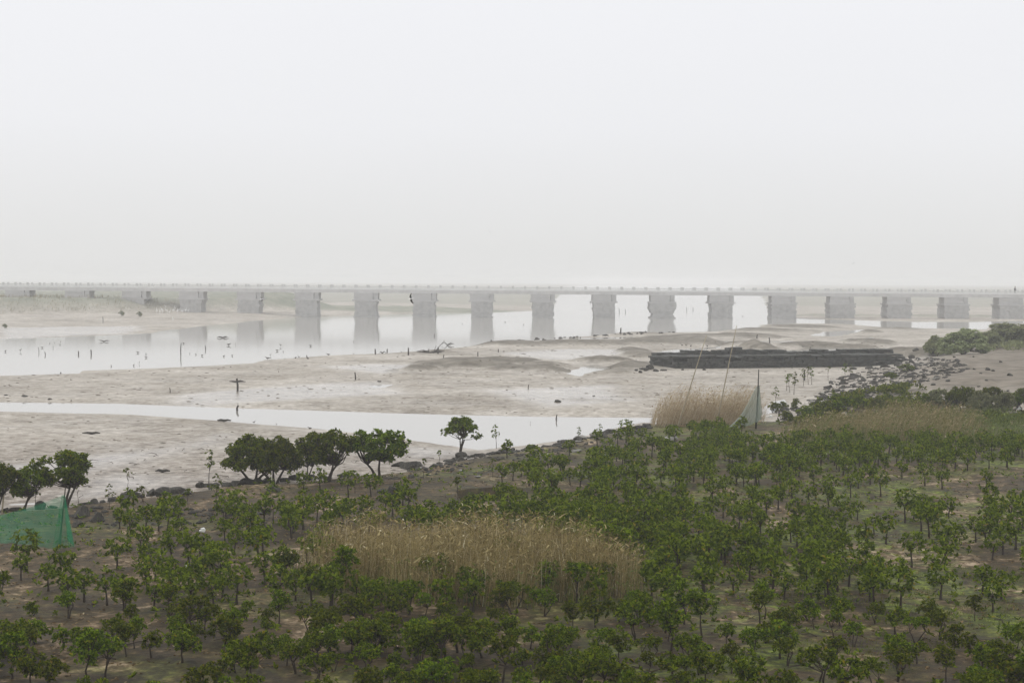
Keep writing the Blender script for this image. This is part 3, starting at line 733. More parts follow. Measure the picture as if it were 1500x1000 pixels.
for tr in range(60000):
    Y = 21.5 + (72 - 21.5) * rq.random() ** .75
    X = rq.uniform(-.40, .42) * Y * 1.02
    if rq.random() > min(1, Y / 60): continue
    px, py = proj((X, Y, .5))
    if py < 636 or py > 1150: continue
    clump = .65 + .7 * float(fbm(np.array([X / 1.6]), np.array([Y / 1.6]), 61, 2)[0])
    dd = dens(px, py)
    if dd < .98: dd *= clump + .25
    if dd < .98 and py > 700: dd *= (.84 if py < 790 else .97)
    if px < 440: dd *= .74
    elif px > 1150 and py > 690: dd *= .82
    keep = rq.random() < dd
    if sdf(REEDP, np.array([X]), np.array([Y]))[0] > -.25: continue
    if sdf(FIELD, np.array([X]), np.array([Y]))[0] < 2.0: continue
    rmin = (.36 if dd > .85 and py > 760 else .46) * min(1.5, max(.72, 1.55 - .85 * clump))
    if Y > 42: rmin *= 1.1
    ck = (int(X), int(Y)); ok = True
    for a in (-1, 0, 1):
        for b_ in (-1, 0, 1):
            for q in cell.get((ck[0] + a, ck[1] + b_), ()):
                if (q[0] - X) ** 2 + (q[1] - Y) ** 2 < rmin ** 2: ok = False
    if px < 130 and py < 828: keep = False
    if px > 1100 and py < 650: keep = False
    if ok:
        cell.setdefault(ck, []).append((X, Y))
        if keep: pts.append((X, Y, px, py))
pts.sort(key=lambda p: p[1])
print('MANGROVES', len(pts))
PX = np.array([p[0] for p in pts]); PY = np.array([p[1] for p in pts]); PZ = ground_z(PX, PY)
ind = 0; rest = []
for k, (X, Y, px, py) in enumerate(pts):
    inview = -40 < px < 1540 and py - 1.1 * F / Y < 998
    if inview and ind < 250:
        i = rq.randrange(len(SM)); sc = rq.choice((rq.uniform(.34, .58), rq.uniform(.5, .78)))
        pr = SM[i]; ht = pr[4] * sc
        words = pr[2] if rq.random() < .6 else pr[2]
        cx_, cy_ = proj((X, Y, PZ[k]))
        sp_ = pct((X, Y, PZ[k]))
        if cy_ > 905: zone = 'near the bottom edge'
        elif cy_ > 785: zone = 'left of the straw reeds' if cx_ < 430 else 'right of the straw reeds' if cx_ > 950 else 'at the reed patch foot'
        else: zone = 'behind the straw reeds' if 430 < cx_ < 950 else 'on the field behind'
        if cx_ < 0 or cx_ > 1500: zone = 'cut by the %s edge' % ('left' if cx_ < 0 else 'right')
        lab = '%s mangrove %s, %s' % (words, zone, sp_)
        if cy_ > 1000: lab = '%s mangrove rooted below the bottom edge, %s percent across' % (words, say(cx_ / 15))
        if lab in used_labels: lab += ', further back'
        used_labels[lab] = 1
        put_tree(pr, X, Y, float(PZ[k]) - .01, sc, rq.uniform(0, 6.28), lab, 'mangrove', 'young mangroves on the muddy field')
        ind += 1
    else: rest.append((X, Y, float(PZ[k])))
LP = [simplify(i, .60 + .09 * (i % 3), .42 + .06 * (i % 4), 40, .44, .095, .052) for i in range(6)]
tv, cvs, cfs, nb, tb = [], [], [], 0, MB()
for (X, Y, Z) in rest:
    V, Fc, TV, TF = LP[rq.randrange(6)]
    a = rq.uniform(0, 6.28); s_ = rq.uniform(.8, 1.2); c_, sn = math.cos(a) * s_, math.sin(a) * s_
    R_ = np.array([[c_, sn, 0], [-sn, c_, 0], [0, 0, s_]])
    cvs.append(V @ R_ + [X, Y, Z]); cfs.append(Fc + nb); nb += len(V)
    base = tb.n; tvv = TV @ R_ + [X, Y, Z]; tb.v.append(tvv); tb.n += len(tvv)
    for f_ in TF: tb.f.setdefault(f_.shape[1], []).append(f_ + base)
me = mesh_np('mangrove_thicket', np.concatenate(cvs), np.concatenate(cfs), M['leaf'])
tv_ = np.concatenate(tb.v); allf = [np.concatenate(x) + nb for x in tb.f.values()]
me = mesh_np('mangrove_thicket', np.concatenate(cvs + [tv_]), [np.concatenate(cfs)] + allf, mats=[M['leaf'], M['bark']],
             fmat=np.concatenate([np.zeros(sum(len(f_) for f_ in cfs))] + [np.ones(len(f_)) for f_ in allf]))
tag(link('mangrove_thicket', me), 'distant thicket of young mangroves covering the far part of the field', 'mangroves', None, 'stuff')

# larger mangroves and single saplings along the water
BIG = [tree_proto(201, 2.1, 2.0, 38, 17, 8, .125, .062, .42, 2, .045, .20), tree_proto(202, 2.0, 2.4, 58, 17, 8, .125, .062, .36, 3, .05, .24, dome=True),
       tree_proto(223, 1.8, 1.5, 26, 14, 8, .12, .058, .50, 4, .028, .20, dome=True), tree_proto(204, 2.0, 2.2, 44, 17, 8, .125, .062, .40, 2, .045, .21)]
SEED = [tree_proto(211, 1.15, .42, 4, 5, 7, .10, .045, .55, 1, .012, .11), tree_proto(212, 1.3, .36, 4, 4, 7, .10, .045, .62, 1, .012, .11)]
BIG.append(tree_proto(205, 2.0, 2.4, 60, 14, 8, .19, .10, .16, 4, .04, .24, dome=True, leaf='leaf_hazed'))
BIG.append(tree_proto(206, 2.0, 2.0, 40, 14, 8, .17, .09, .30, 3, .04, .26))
BIG.append(tree_proto(207, 2.0, 2.0, 40, 14, 8, .17, .09, .22, 3, .04, .26, leaf='leaf_hazed'))
BIGH = [2.1, 2.0, 1.8, 2.0, 2.0, 2.0, 2.0]; BIGW = [2.0, 2.4, 1.5, 2.2, 2.4, 2.0, 2.0]
def bank_tree(i, px, base, top, wpx, label, name='mangrove_tree', rz=None, zofs=0):
    wpx *= 1.08
    X, Y, Z = hit1(px, base); h = (base - top) * Y / F; w_ = wpx * Y / F
    r = link(name, None, None, (X, Y, Z - .02 + zofs), random.uniform(0, 6.28) if rz is None else rz, (w_ / BIGW[i], w_ / BIGW[i], h / BIGH[i]))
    link('trunk', BIG[i][0], r); link('crown', BIG[i][1], r)
    tag(r, label, 'mangrove tree', 'larger mangroves along the bank')
bank_tree(0, 93, 743, 662, 76, 'round-crowned mangrove tree with forked trunk behind the apex of the green net')
bank_tree(3, 32, 748, 682, 66, 'mangrove tree with dense crown rising behind the low side of the green net')
bank_tree(3, -8, 752, 674, 62, 'mangrove tree cut off by the left edge of the photo')
bank_tree(1, 372, 708, 637, 78, 'dome-crowned mangrove tree, left half of the merged pair on the rocky bank')
bank_tree(1, 402, 709, 640, 72, 'dome-crowned mangrove tree, right half of the merged pair on the rocky bank')
bank_tree(3, 478, 706, 629, 74, 'bushy mangrove tree between the domed pair and its wide twin to the right')
bank_tree(0, 448, 703, 648, 40, 'smaller mangrove tree touching the left side of the bushy one on the bank')
bank_tree(3, 556, 702, 628, 80, 'wide dense mangrove tree standing at the mud spit of the channel')
bank_tree(2, 673, 666, 611, 48, 'open umbrella-shaped mangrove tree with several bare stems against the channel water')
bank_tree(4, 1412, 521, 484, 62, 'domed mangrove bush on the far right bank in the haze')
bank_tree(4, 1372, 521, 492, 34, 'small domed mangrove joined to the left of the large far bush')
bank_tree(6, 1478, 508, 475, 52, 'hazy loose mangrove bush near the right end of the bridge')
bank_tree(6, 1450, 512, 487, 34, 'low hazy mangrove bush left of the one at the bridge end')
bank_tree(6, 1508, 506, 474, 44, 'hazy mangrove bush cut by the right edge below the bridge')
for k, (px, b_, t_, wv) in enumerate([(1378, 603, 570, 34), (1399, 605, 573, 28), (1411, 603, 565, 34), (1436, 606, 572, 34), (1452, 604, 568, 36), (1470, 608, 575, 30), (1484, 607, 574, 24), (1501, 607, 570, 32), (1356, 603, 577, 16)]):
    bank_tree([6, 0, 3, 4, 0, 6, 3, 0, 2][k], px, b_, t_, wv, ['bushy mangrove starting the row at the foot of the sandy bank', 'second mangrove from the left in the row below the sandy bank',
        'tallest mangrove left of centre in the row below the sandy bank', 'dome-shaped mangrove in the middle of the row below the sandy bank', 'mangrove right of the domed one in the row below the bank',
        'third mangrove from the right edge in the row below the bank', 'narrow mangrove second from the right edge in the bank row', 'mangrove at the right edge in the row below the sandy bank', 'small mangrove alone left of the row below the sandy bank'][k])
for k, (px, b_, t_, wv) in enumerate([(1180, 612, 596, 26), (1208, 607, 590, 30), (1236, 606, 584, 34), (1262, 604, 582, 30), (1288, 600, 584, 26), (1150, 618, 604, 20), (1310, 596, 584, 18), (1225, 592, 578, 20), (1330, 545, 535, 22), (1305, 556, 547, 18), (1132, 604, 590, 18), (1145, 602, 589, 16), (1166, 600, 585, 14)]):
    X, Y, Z = hit1(px, b_); s_ = wv * Y / F / .72
    r = link('mangrove_shrub', None, None, (X, Y, Z), k * 1.3, (s_, s_, (b_ - t_) * Y / F / .62)); link('trunk', SM[7][0], r); link('crown', SM[7][1], r)
    tag(r, 'low green shrub among the riprap, ' + pct((X, Y, Z)), 'shrub', 'shrubs among the riprap')
def seedling(px, base, top, label=None, i=None):
    X, Y, Z = hit1(px, base); h = (base - top) * Y / F; i = random.randrange(2) if i is None else i
    s_ = h / (1.15, 1.3)[i]
    X, Y, Z = hit1(px, base)
    r = link('mangrove_sapling', None, None, (X, Y, Z - .01), random.uniform(0, 6.28), (s_ * 1.05, s_ * 1.05, s_))
    link('trunk', SEED[i][0], r); link('crown', SEED[i][1], r)
    tag(r, label or 'slender mangrove sapling on the bank, ' + pct((X, Y, Z)), 'mangrove', 'slender saplings along the bank')
for a in [(727, 656, 624), (187, 722, 686), (306, 708, 663), (160, 746, 712), (208, 758, 713), (317, 742, 698), (115, 738, 706), (52, 745, 706), (1157, 575, 548), (1163, 578, 548), (1152, 572, 550),
          (1136, 592, 568), (1177, 565, 542), (1184, 563, 538), (1189, 563, 539), (1213, 557, 537), (1238, 556, 534), (1246, 556, 536), (1042, 640, 622), (847, 648, 628), (878, 642, 623), (1378, 552, 546), (400, 768, 712), (425, 716, 690),
          (443, 742, 706), (397, 738, 702), (520, 722, 690), (240, 752, 722), (277, 752, 716), (343, 750, 722), (620, 700, 672), (645, 688, 660), (607, 744, 716), (672, 744, 700), (722, 700, 672)]:
    seedling(*a)

# ------------------------------------------------------------------ reeds and grass (uncountable)
def blades(P, H, lean, wid, rng, leafy=2, bend=.25, leanvar=.10, heads=.3):
    """stems as thin tapered ribbons, each with a few long drooping blades"""
    n = len(P); Vs = []; Fs = []; nb = 0
    def ribbon(base, d0, L, W, droop, seg=4):
        nonlocal nb
        m = len(base); t = np.linspace(0, 1, seg + 1)[None, :, None]
        az = rng.uniform(0, 2 * math.pi, m); s_ = np.stack([np.cos(az), np.sin(az), np.zeros(m)], 1)[:, None, :]
        c = base[:, None, :] + d0[:, None, :] * L[:, None, None] * t + droop[:, None, :] * L[:, None, None] * t ** 2
        wt = W[:, None, None] * (1 - .85 * t ** 1.5)
        V = np.stack([c - s_ * wt / 2, c + s_ * wt / 2], 2).reshape(-1, 3)
        b = (np.arange(m) * (seg + 1) * 2)[:, None, None] + (np.arange(seg) * 2)[None, :, None]
        Fq = (b + np.array([0, 1, 3, 2])[None, None, :]).reshape(-1, 4) + nb
        Vs.append(V); Fs.append(Fq); nb += len(V); return c
    d0 = np.stack([lean[0] + rng.normal(size=n) * leanvar, lean[1] + rng.normal(size=n) * leanvar, np.ones(n)], 1)
    droop = np.stack([lean[0] * bend * 2 + rng.normal(size=n) * .10, lean[1] * bend * 2 + rng.normal(size=n) * .10, -.03 * np.ones(n)], 1)
    c = ribbon(P, d0, H, np.full(n, wid * .55), droop)
    for k in range(leafy):
        q = rng.uniform(.25, .95, n); idx = np.clip((q * 4).astype(int), 0, 3); b = c[np.arange(n), idx]
        a = rng.uniform(0, 6.28, n); o = np.stack([np.cos(a) * .45 + lean[0], np.sin(a) * .45 + lean[1], rng.uniform(.4, 1, n)], 1)
        dr = np.stack([np.cos(a) * .3 + lean[0], np.sin(a) * .3, -rng.uniform(.3, .9, n)], 1)
        ribbon(b, o, H * rng.uniform(.18, .34, n), wid * rng.uniform(.6, 1.3, n), dr, 3)
    if heads:
        k = rng.random(n) < heads; m = int(k.sum()); b = c[k, -1]
        o = np.stack([rng.normal(size=m) * .5 + lean[0] * 2, rng.normal(size=m) * .4, rng.uniform(.5, 1, m)], 1)
        ribbon(b - o * .03, o, rng.uniform(.10, .20, m), wid * rng.uniform(1.5, 3.2, m), np.stack([rng.normal(size=m) * .5, rng.normal(size=m) * .3, -rng.uniform(.2, .8, m)], 1), 3)
    return np.concatenate(Vs), np.concatenate(Fs)
def inside_pts(poly, n, rng, edge=.0):
    P = np.array(poly); lo = P.min(0); hi = P.max(0); out = []
    while sum(len(o) for o in out) < n:
        q = rng.uniform(lo, hi, (n * 2, 2)); s_ = sdf(poly, q[:, 0], q[:, 1]) + .9 * fbm(q[:, 0] / .9, q[:, 1] / .9, 5, 3)
        keep = s_ > rng.random(len(q)) ** 2 * edge; out.append(q[keep])
    return np.concatenate(out)[:n]
def reeds(name, poly, n, h, lean, wid, mat, label, cat, seed, leafy=2, bend=.25, edge=.5, parent=None, hv=.3):
    rng = np.random.default_rng(seed); q = inside_pts(poly, n, rng, edge); z = ground_z(q[:, 0], q[:, 1])
    s_ = sdf(poly, q[:, 0], q[:, 1])
    H = h * (1 + .5 * fbm(q[:, 0] / 1.1, q[:, 1] / 1.1, 3, 3)) * (1 - hv * rng.random(n) ** 1.5) * (.6 + .4 * sstep(-.2, .9, s_))
    V, Fq = blades(np.stack([q[:, 0], q[:, 1], z - .02], 1), H, lean, wid, rng, leafy, bend)
    o = link(name, mesh_np(name, V, Fq, mat), parent)
    return tag(o, label, cat, None, 'stuff')
reeds('dry_reeds', REEDP, 9000, 1.36, (.04, 0), .015, M['reed'], 'wide patch of tall straw-coloured dry reeds in the middle of the foreground', 'reeds', 1, 1, .16, .7, None, .45)
FRINGE = wp([(400, 836), (450, 872), (560, 895), (700, 898), (860, 896), (975, 882), (990, 850), (930, 826), (700, 816), (500, 812)], .5)
reeds('green_reeds', FRINGE, 1000, .8, (.04, 0), .016, M['reed_green'], 'thin green blades mixed into the foreground reed patch', 'grass', 2, 2)
for k, (px, b_, sc_) in enumerate([(470, 838, .8), (742, 852, .9), (800, 878, .9), (640, 872, .8), (500, 870, .8), (905, 850, 1.0), (930, 822, 1.0), (560, 880, .8), (735, 833, .6), (880, 872, .8), (420, 845, .7), (452, 865, .75), (690, 884, .7), (845, 884, .8)]):
    X, Y, Z = hit1(px, b_)
    put_tree(SM[(k * 5) % len(SM)], X, Y, Z, sc_, k * 1.7, '%s mangrove growing inside the straw reed patch, %s' % (SM[(k * 5) % len(SM)][2], pct((X, Y, Z))), 'mangrove', 'mangroves inside the reed patch')
R2 = wp([(950, 622), (955, 628), (1000, 628), (1060, 628), (1105, 624), (1118, 618), (1100, 613), (1050, 612), (1000, 613), (960, 615)], .4)
reeds('reddish_reeds', R2, 2500, 1.85, (.22, 0), .022, M['reed_red'], 'patch of reddish-brown reeds leaning right beside the pale net', 'reeds', 3, 2, .3, .9, None, .5)
R3 = wp([(1130, 634), (1170, 652), (1300, 650), (1440, 652), (1455, 636), (1430, 618), (1330, 604), (1250, 614), (1180, 624)], .5)
reeds('mixed_reeds', R3, 4200, .95, (.18, 0), .024, M['reed_mix'], 'band of brown and green reeds below the riprap bank', 'reeds', 4, 2, .35, 2.2, None, .5)
R4 = wp([(1140, 634), (1170, 656), (1300, 655), (1560, 652), (1560, 618), (1430, 608), (1330, 610), (1190, 618)], .5)
reeds('tall_grass', R4, 3600, .62, (.14, 0), .03, M['reed_green'], 'dark green grass growing among the brown reed band', 'grass', 5, 2, .35, .5)
# low seedlings and leaf litter on the mud
rng = np.random.default_rng(78)
sh = [(X, Y) for (X, Y, a_, b_) in pts for _ in range(3) if rng.random() < .62]
sh = np.array(sh) + rng.normal(size=(len(sh), 2)) * .26
zz = ground_z(sh[:, 0], sh[:, 1]) + rng.uniform(.04, .34, len(sh))
V, Fq = leaves(np.stack([sh[:, 0], sh[:, 1], zz], 1), np.stack([rng.normal(size=len(sh)) * .4, rng.normal(size=len(sh)) * .4, np.ones(len(sh))], 1), 9, .10, .05, rng, (.0, 1.2))
tag(link('mangrove_shoots', mesh_np('mangrove_shoots', V, Fq, M['leaf'])), 'low leafy mangrove shoots sprouting around the stems of the young mangroves', 'shoots', None, 'stuff')
rng = np.random.default_rng(77); n = 2600
Yq = 23 + 34 * rng.random(n) ** .8; Xq = rng.uniform(-.38, .38, n) * Yq; k = (fbm(Xq / 3, Yq / 3, 90, 3) > -.1) & (sdf(FIELD, Xq, Yq) > .6); Xq, Yq = Xq[k], Yq[k]
c_ = np.stack([Xq, Yq, ground_z(Xq, Yq) + .04], 1)
V, Fq = leaves(c_, np.tile([0, 0, 1.], (len(c_), 1)) + rng.normal(size=(len(c_), 3)) * .2, 6, .10, .035, rng, (.1, 1.2))
tag(link('low_seedlings', mesh_np('low_seedlings', V, Fq, M['leaf'])), 'low green seedlings dotted over the mud between the mangroves', 'seedlings', None, 'stuff')
mb = MB()                                # fallen twigs and mud crumbs
for k in range(900):
    Y = 23 + 38 * rng.random() ** .8; X = rng.uniform(-.38, .38) * Y; z = hz(X, Y) if k % 3 == 0 else None
    if z is None: continue
    a = rng.uniform(0, 3.14); l = rng.uniform(.1, .5)
    mb.tube([[X, Y, z + .01], [X + math.cos(a) * l * .5, Y + math.sin(a) * l * .5, z + .03 + rng.uniform(0, .03)], [X + math.cos(a + .3) * l, Y + math.sin(a + .3) * l, z + .01]], [.012, .01, .005], 4, False)
tag(link('fallen_twigs', mb.mesh('fallen_twigs', M['bark'])), 'fallen twigs and dark roots scattered on the muddy field', 'twigs', None, 'stuff')

q = np.stack([rng.uniform(-.36, .36, 4200), 23 + 30 * rng.random(4200) ** .8], 1); q[:, 0] *= q[:, 1]
k = sdf(FIELD, q[:, 0], q[:, 1]) > .6; q = q[k]
V, Fq = leaves(np.stack([q[:, 0], q[:, 1], ground_z(q[:, 0], q[:, 1]) + .012], 1), np.stack([rng.normal(size=len(q)) * .2, rng.normal(size=len(q)) * .2, np.ones(len(q))], 1), 3, .075, .03, rng, (.02, .25))
tag(link('leaf_litter', mesh_np('leaf_litter', V, Fq, M['litter_leaf'])), 'dead brown and straw leaves scattered on the muddy field', 'leaf litter', None, 'stuff')
MOSS = wp([(1000, 1010), (1010, 930), (1080, 880), (1130, 860), (1250, 830), (1540, 810), (1560, 1060), (1000, 1060)], .5)
q = inside_pts(MOSS, 14000, rng, .8); k = fbm(q[:, 0] / 1.1, q[:, 1] / .9, 66, 4) > .02; q = q[k]; n = len(q)
V, Fq = blades(np.stack([q[:, 0], q[:, 1], ground_z(q[:, 0], q[:, 1]) - .01], 1), rng.uniform(.03, .09, n), (0, 0), .016, rng, 1, .3, .35, 0)
tag(link('short_grass', mesh_np('short_grass', V, Fq, M['moss'])), 'short bright green growth in patches on the right foreground mud', 'grass', None, 'stuff')
mb = MB()                                # crumbs and shells on the open flats
cr = [(rr.uniform(-20, 1300), 500 + 230 * rr.random() ** 1.3) for _ in range(1700)]; ca = np.array(cr); X, Y, Z = hit(ca[:, 0], ca[:, 1])
okk = (sdf(FIELD, X, Y) < -.5) & (Z > .03)
for k in np.nonzero(okk)[0]:
    s_ = rr.uniform(.02, .075) * (Y[k] / 70) ** .7
    mb.add(IV * (1 + RNG.uniform(-.3, .3, (len(IV), 1))) * [s_ * rr.uniform(.8, 2.2), s_, s_ * .5] + [X[k], Y[k], Z[k]], IF)
tag(link('mud_crumbs', mb.mesh('mud_crumbs', M['crumb'])), 'small mud crumbs and shells scattered over the open flats', 'mud crumbs', None, 'stuff')

# grass tufts on the hazy left bank
LB2 = [(-180, 262), (-97, 268), (-84, 273), (-78, 277), (-66, 287), (-62, 292), (-100, 300), (-180, 300)]
reeds('bank_grass', LB2, 5200, 0.6, (.1, 0), .10, M['reed_mix'], 'rank hazy grass on the far left bank before the bridge', 'grass', 8, 2, .3, 1)

# ------------------------------------------------------------------ nets and poles
def netmat(name, col, alpha, scale):
    m, t, b = newmat(name)
    b.inputs['Base Color'].default_value = (*col, 1); b.inputs['Roughness'].default_value = .5
    n = noise(t, scale, 3, .6)
    tr = t.nodes.new('ShaderNodeBsdfTransparent'); ms = t.nodes.new('ShaderNodeMixShader')
    t.links.new(mth(t, 'MULTIPLY_ADD', n, .35, alpha - .17, clamp=True), ms.inputs[0])
    t.links.new(tr.outputs[0], ms.inputs[1]); 
    tl = t.nodes.new('ShaderNodeBsdfTranslucent'); tl.inputs[0].default_value = (*col, 1)
    m2 = t.nodes.new('ShaderNodeMixShader'); m2.inputs[0].default_value = .4
    t.links.new(b.outputs[0], m2.inputs[1]); t.links.new(tl.outputs[0], m2.inputs[2]); t.links.new(m2.outputs[0], ms.inputs[2])
    t.links.new(ms.outputs[0], t.nodes['Material Output'].inputs[0]); return m
M['net_green'] = netmat('green_net', (.012, .32, .14), .36, 7); M['net_pale'] = netmat('pale_net', (.30, .36, .30), .62, 2)
def sheet(top, bot, nu, nv, fold, seed, sag=.05):
    """cloth between two polylines with hanging folds"""
    top = np.array(top, float); bot = np.array(bot, float)
    def rs(P, n):
        d = np.concatenate([[0], np.cumsum(np.linalg.norm(np.diff(P, axis=0), axis=1))]); q = np.linspace(0, d[-1], n)
        return np.stack([np.interp(q, d, P[:, i]) for i in range(3)], 1)
    T = rs(top, nu); B = rs(bot, nu); v = np.linspace(0, 1, nv)[:, None, None]
    G = T[None] * (1 - v) + B[None] * v
    u = np.linspace(0, 1, nu)[None, :]; vv = v[:, :, 0]
    G[..., 1] += fold * np.sin(u * 26 + seed) * (.3 + .7 * vv) + fold * .7 * np.sin(u * 57 + vv * 3) * vv
    G[..., 2] -= sag * np.sin(vv * math.pi)
    i = (np.arange(nv - 1)[:, None] * nu + np.arange(nu - 1)[None]).ravel()
    return G.reshape(-1, 3), np.stack([i, i + 1, i + nu + 1, i + nu], 1)
# green net on the left: tent hung from one pole
def P3(px, py, Y): x, z = at_y(px, py, Y); return [x, Y, z]
apx, apy, apz = hit1(92, 806); Yg = apy
rootn = link('green_net', None, None, (0, 0, 0)); tag(rootn, 'semi-transparent green net hung like a tent from a pole at the left edge', 'net')
V, Fq = sheet([P3(-60, 778, Yg + 1.0), P3(0, 754, Yg + .7), P3(40, 744, Yg + .4), P3(72, 733, Yg + .15), P3(92, 725, Yg)],
              [P3(-60, 812, Yg + .3), P3(0, 795, Yg + .2), P3(40, 797, Yg), P3(68, 801, Yg - .1), P3(88, 806, Yg - .1)], 90, 24, .07, 1)
link('side_panel', mesh_np('side_panel', V, Fq, M['net_green'], True), rootn)
V, Fq = sheet([P3(90, 725, Yg), P3(95, 725, Yg)], [P3(76, 803, Yg - .25), P3(108, 801, Yg - .2)], 50, 24, .05, 2, 0)
link('end_panel', mesh_np('end_panel', V, Fq, M['net_green'], True), rootn)
V, Fq = sheet([P3(92, 725, Yg + .02), P3(95.5, 726, Yg + .1)], [P3(100, 790, Yg + .6), P3(109, 801, Yg - .15)], 30, 20, .05, 4, 0)
link('end_panel', mesh_np('end_panel', V, Fq, M['net_green'], True), rootn)
mb = MB(); mb.tube([P3(87, 800, Yg + .05), P3(91, 760, Yg + .05), P3(96, 712, Yg + .05)], [.022, .02, .015], 6)
link('pole', mb.mesh('pole', M['bark'], True), rootn)
def pole(name, a, b_, r0, r1, label, mat='bamboo', cat='pole', group=None, bend=.0, ofs=0, lean=0):
    X, Y, Z = hit1(*a); Y += ofs
    top = P3(b_[0], b_[1], Y + lean); base = [X, Y, Z - .15]
    mid = [(base[i] + top[i]) / 2 for i in range(3)]; mid[0] += bend
    q1 = [base[i] * .75 + top[i] * .25 + (bend * .7 if i == 0 else 0) for i in range(3)]; q3 = [base[i] * .25 + top[i] * .75 + (bend * .8 if i == 0 else 0) for i in range(3)]
    mb = MB(); mb.tube([base, q1, mid, q3, top], np.linspace(r0, r1, 5), 7)
    n_ = 9
    if mat == 'bamboo':
        for k in range(1, n_):
            f = k / n_; p = [base[i] * (1 - f) + top[i] * f + ((bend * 4 * f * (1 - f)) if i == 0 else 0) for i in range(3)]
            rr_ = r0 * (1 - f) + r1 * f; mb.tube([[p[0], p[1], p[2] - .015], [p[0], p[1], p[2] + .015]], [rr_ * 1.18] * 2, 7)
    o = link(name, mb.mesh(name, M[mat], True)); return tag(o, label, cat, group)
pole('bamboo_pole', (990, 629), (1035, 491), .034, .016, 'long bamboo pole leaning right on the left side of the reddish reeds')
pole('bamboo_pole', (1048, 626), (1079, 477), .034, .015, 'long bamboo pole leaning right in front of the middle of the reddish reeds')
pole('bamboo_pole', (2, 752), (10, 679), .025, .018, 'pale bamboo pole standing at the left edge above the green net')
# pale net
X, Yn, Z = hit1(1108, 628)
rootp = link('pale_net', None); tag(rootp, 'pale grey-green net hanging from a dark stake right of the reddish reeds', 'net')
V, Fq = sheet([P3(1107.5, 566, Yn), P3(1112.5, 565, Yn)], [P3(1068, 625, Yn - .4), P3(1085, 626, Yn - .5), P3(1100, 622, Yn - .3), P3(1116, 614, Yn)], 60, 28, .06, 2, .25)
link('net_cloth', mesh_np('net_cloth', V, Fq, M['net_pale'], True), rootp)
V, Fq = sheet([P3(1110.5, 565, Yn), P3(1112.5, 564, Yn)], [P3(1108, 622, Yn + .1), P3(1117, 606, Yn + .5)], 30, 28, .05, 5, 0)
link('net_cloth', mesh_np('net_cloth', V, Fq, M['net_pale'], True), rootp)
mb = MB(); mb.tube([P3(1107, 630, Yn), P3(1110, 580, Yn), P3(1111.5, 541, Yn)], [.045, .035, .022], 6)
link('pole', mb.mesh('pole', M['stake'], True), rootp)
# white litter / pale stone by the net
for px, py, wv, lb in [(1127, 619, 10, 'small white scrap lying right of the pale net'), (275, 833, 5, 'tiny pale yellow scrap on the mud in the left foreground'), (1491, 607, 9, 'flat white plank at the right edge beyond the grass'), (296, 780, 9, 'flat whitish scrap on the mud left of centre')]:
    X, Y, Z = hit1(px, py); w_ = wv * Y / F; mb = MB(); mb.box((0, 0, .04), (w_, w_ * .5, .05), .015); mb.box((w_ * .12, .02, .09), (w_ * .5, w_ * .3, .05), .02)
    tag(link('litter_scrap', mb.mesh('litter_scrap', M['litter']), None, (X, Y, Z + (.25 if px > 1100 else 0)), .2), lb, 'litter')

SCR = wp([(1128, 622), (1165, 602), (1200, 584), (1260, 572), (1330, 572), (1380, 590), (1520, 604), (1520, 622), (1300, 622)], .5)
rng = np.random.default_rng(5); q = inside_pts(SCR, 2600, rng, 2.0); k = fbm(q[:, 0] / 1.6, q[:, 1] / 3, 12, 3) > -.12; q = q[k]
c_ = np.stack([q[:, 0], q[:, 1], ground_z(q[:, 0], q[:, 1]) + rng.uniform(.02, .38, len(q)) * (.6 + fbm(q[:, 0] / 1.2, q[:, 1] / 1.2, 44, 2))], 1)
V, Fq = leaves(c_, np.tile([0, 0, 1.], (len(c_), 1)) + rng.normal(size=(len(c_), 3)) * .4, 8, .22, .09, rng, (.1, 1.3))
tag(link('low_scrub', mesh_np('low_scrub', V, Fq, M['leaf'])), 'low green scrub growing between the riprap and the reed band', 'scrub', None, 'stuff')
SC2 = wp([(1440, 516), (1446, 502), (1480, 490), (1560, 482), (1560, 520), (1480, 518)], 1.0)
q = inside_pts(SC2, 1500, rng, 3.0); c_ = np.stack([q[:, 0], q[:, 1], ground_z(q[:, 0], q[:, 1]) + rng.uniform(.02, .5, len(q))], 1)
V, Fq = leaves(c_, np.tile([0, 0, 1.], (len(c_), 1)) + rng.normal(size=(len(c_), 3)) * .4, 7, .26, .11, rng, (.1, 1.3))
tag(link('hazy_scrub', mesh_np('hazy_scrub', V, Fq, M['leaf_hazed'])), 'pale hazy scrub covering the slope under the right end of the bridge', 'scrub', None, 'stuff')
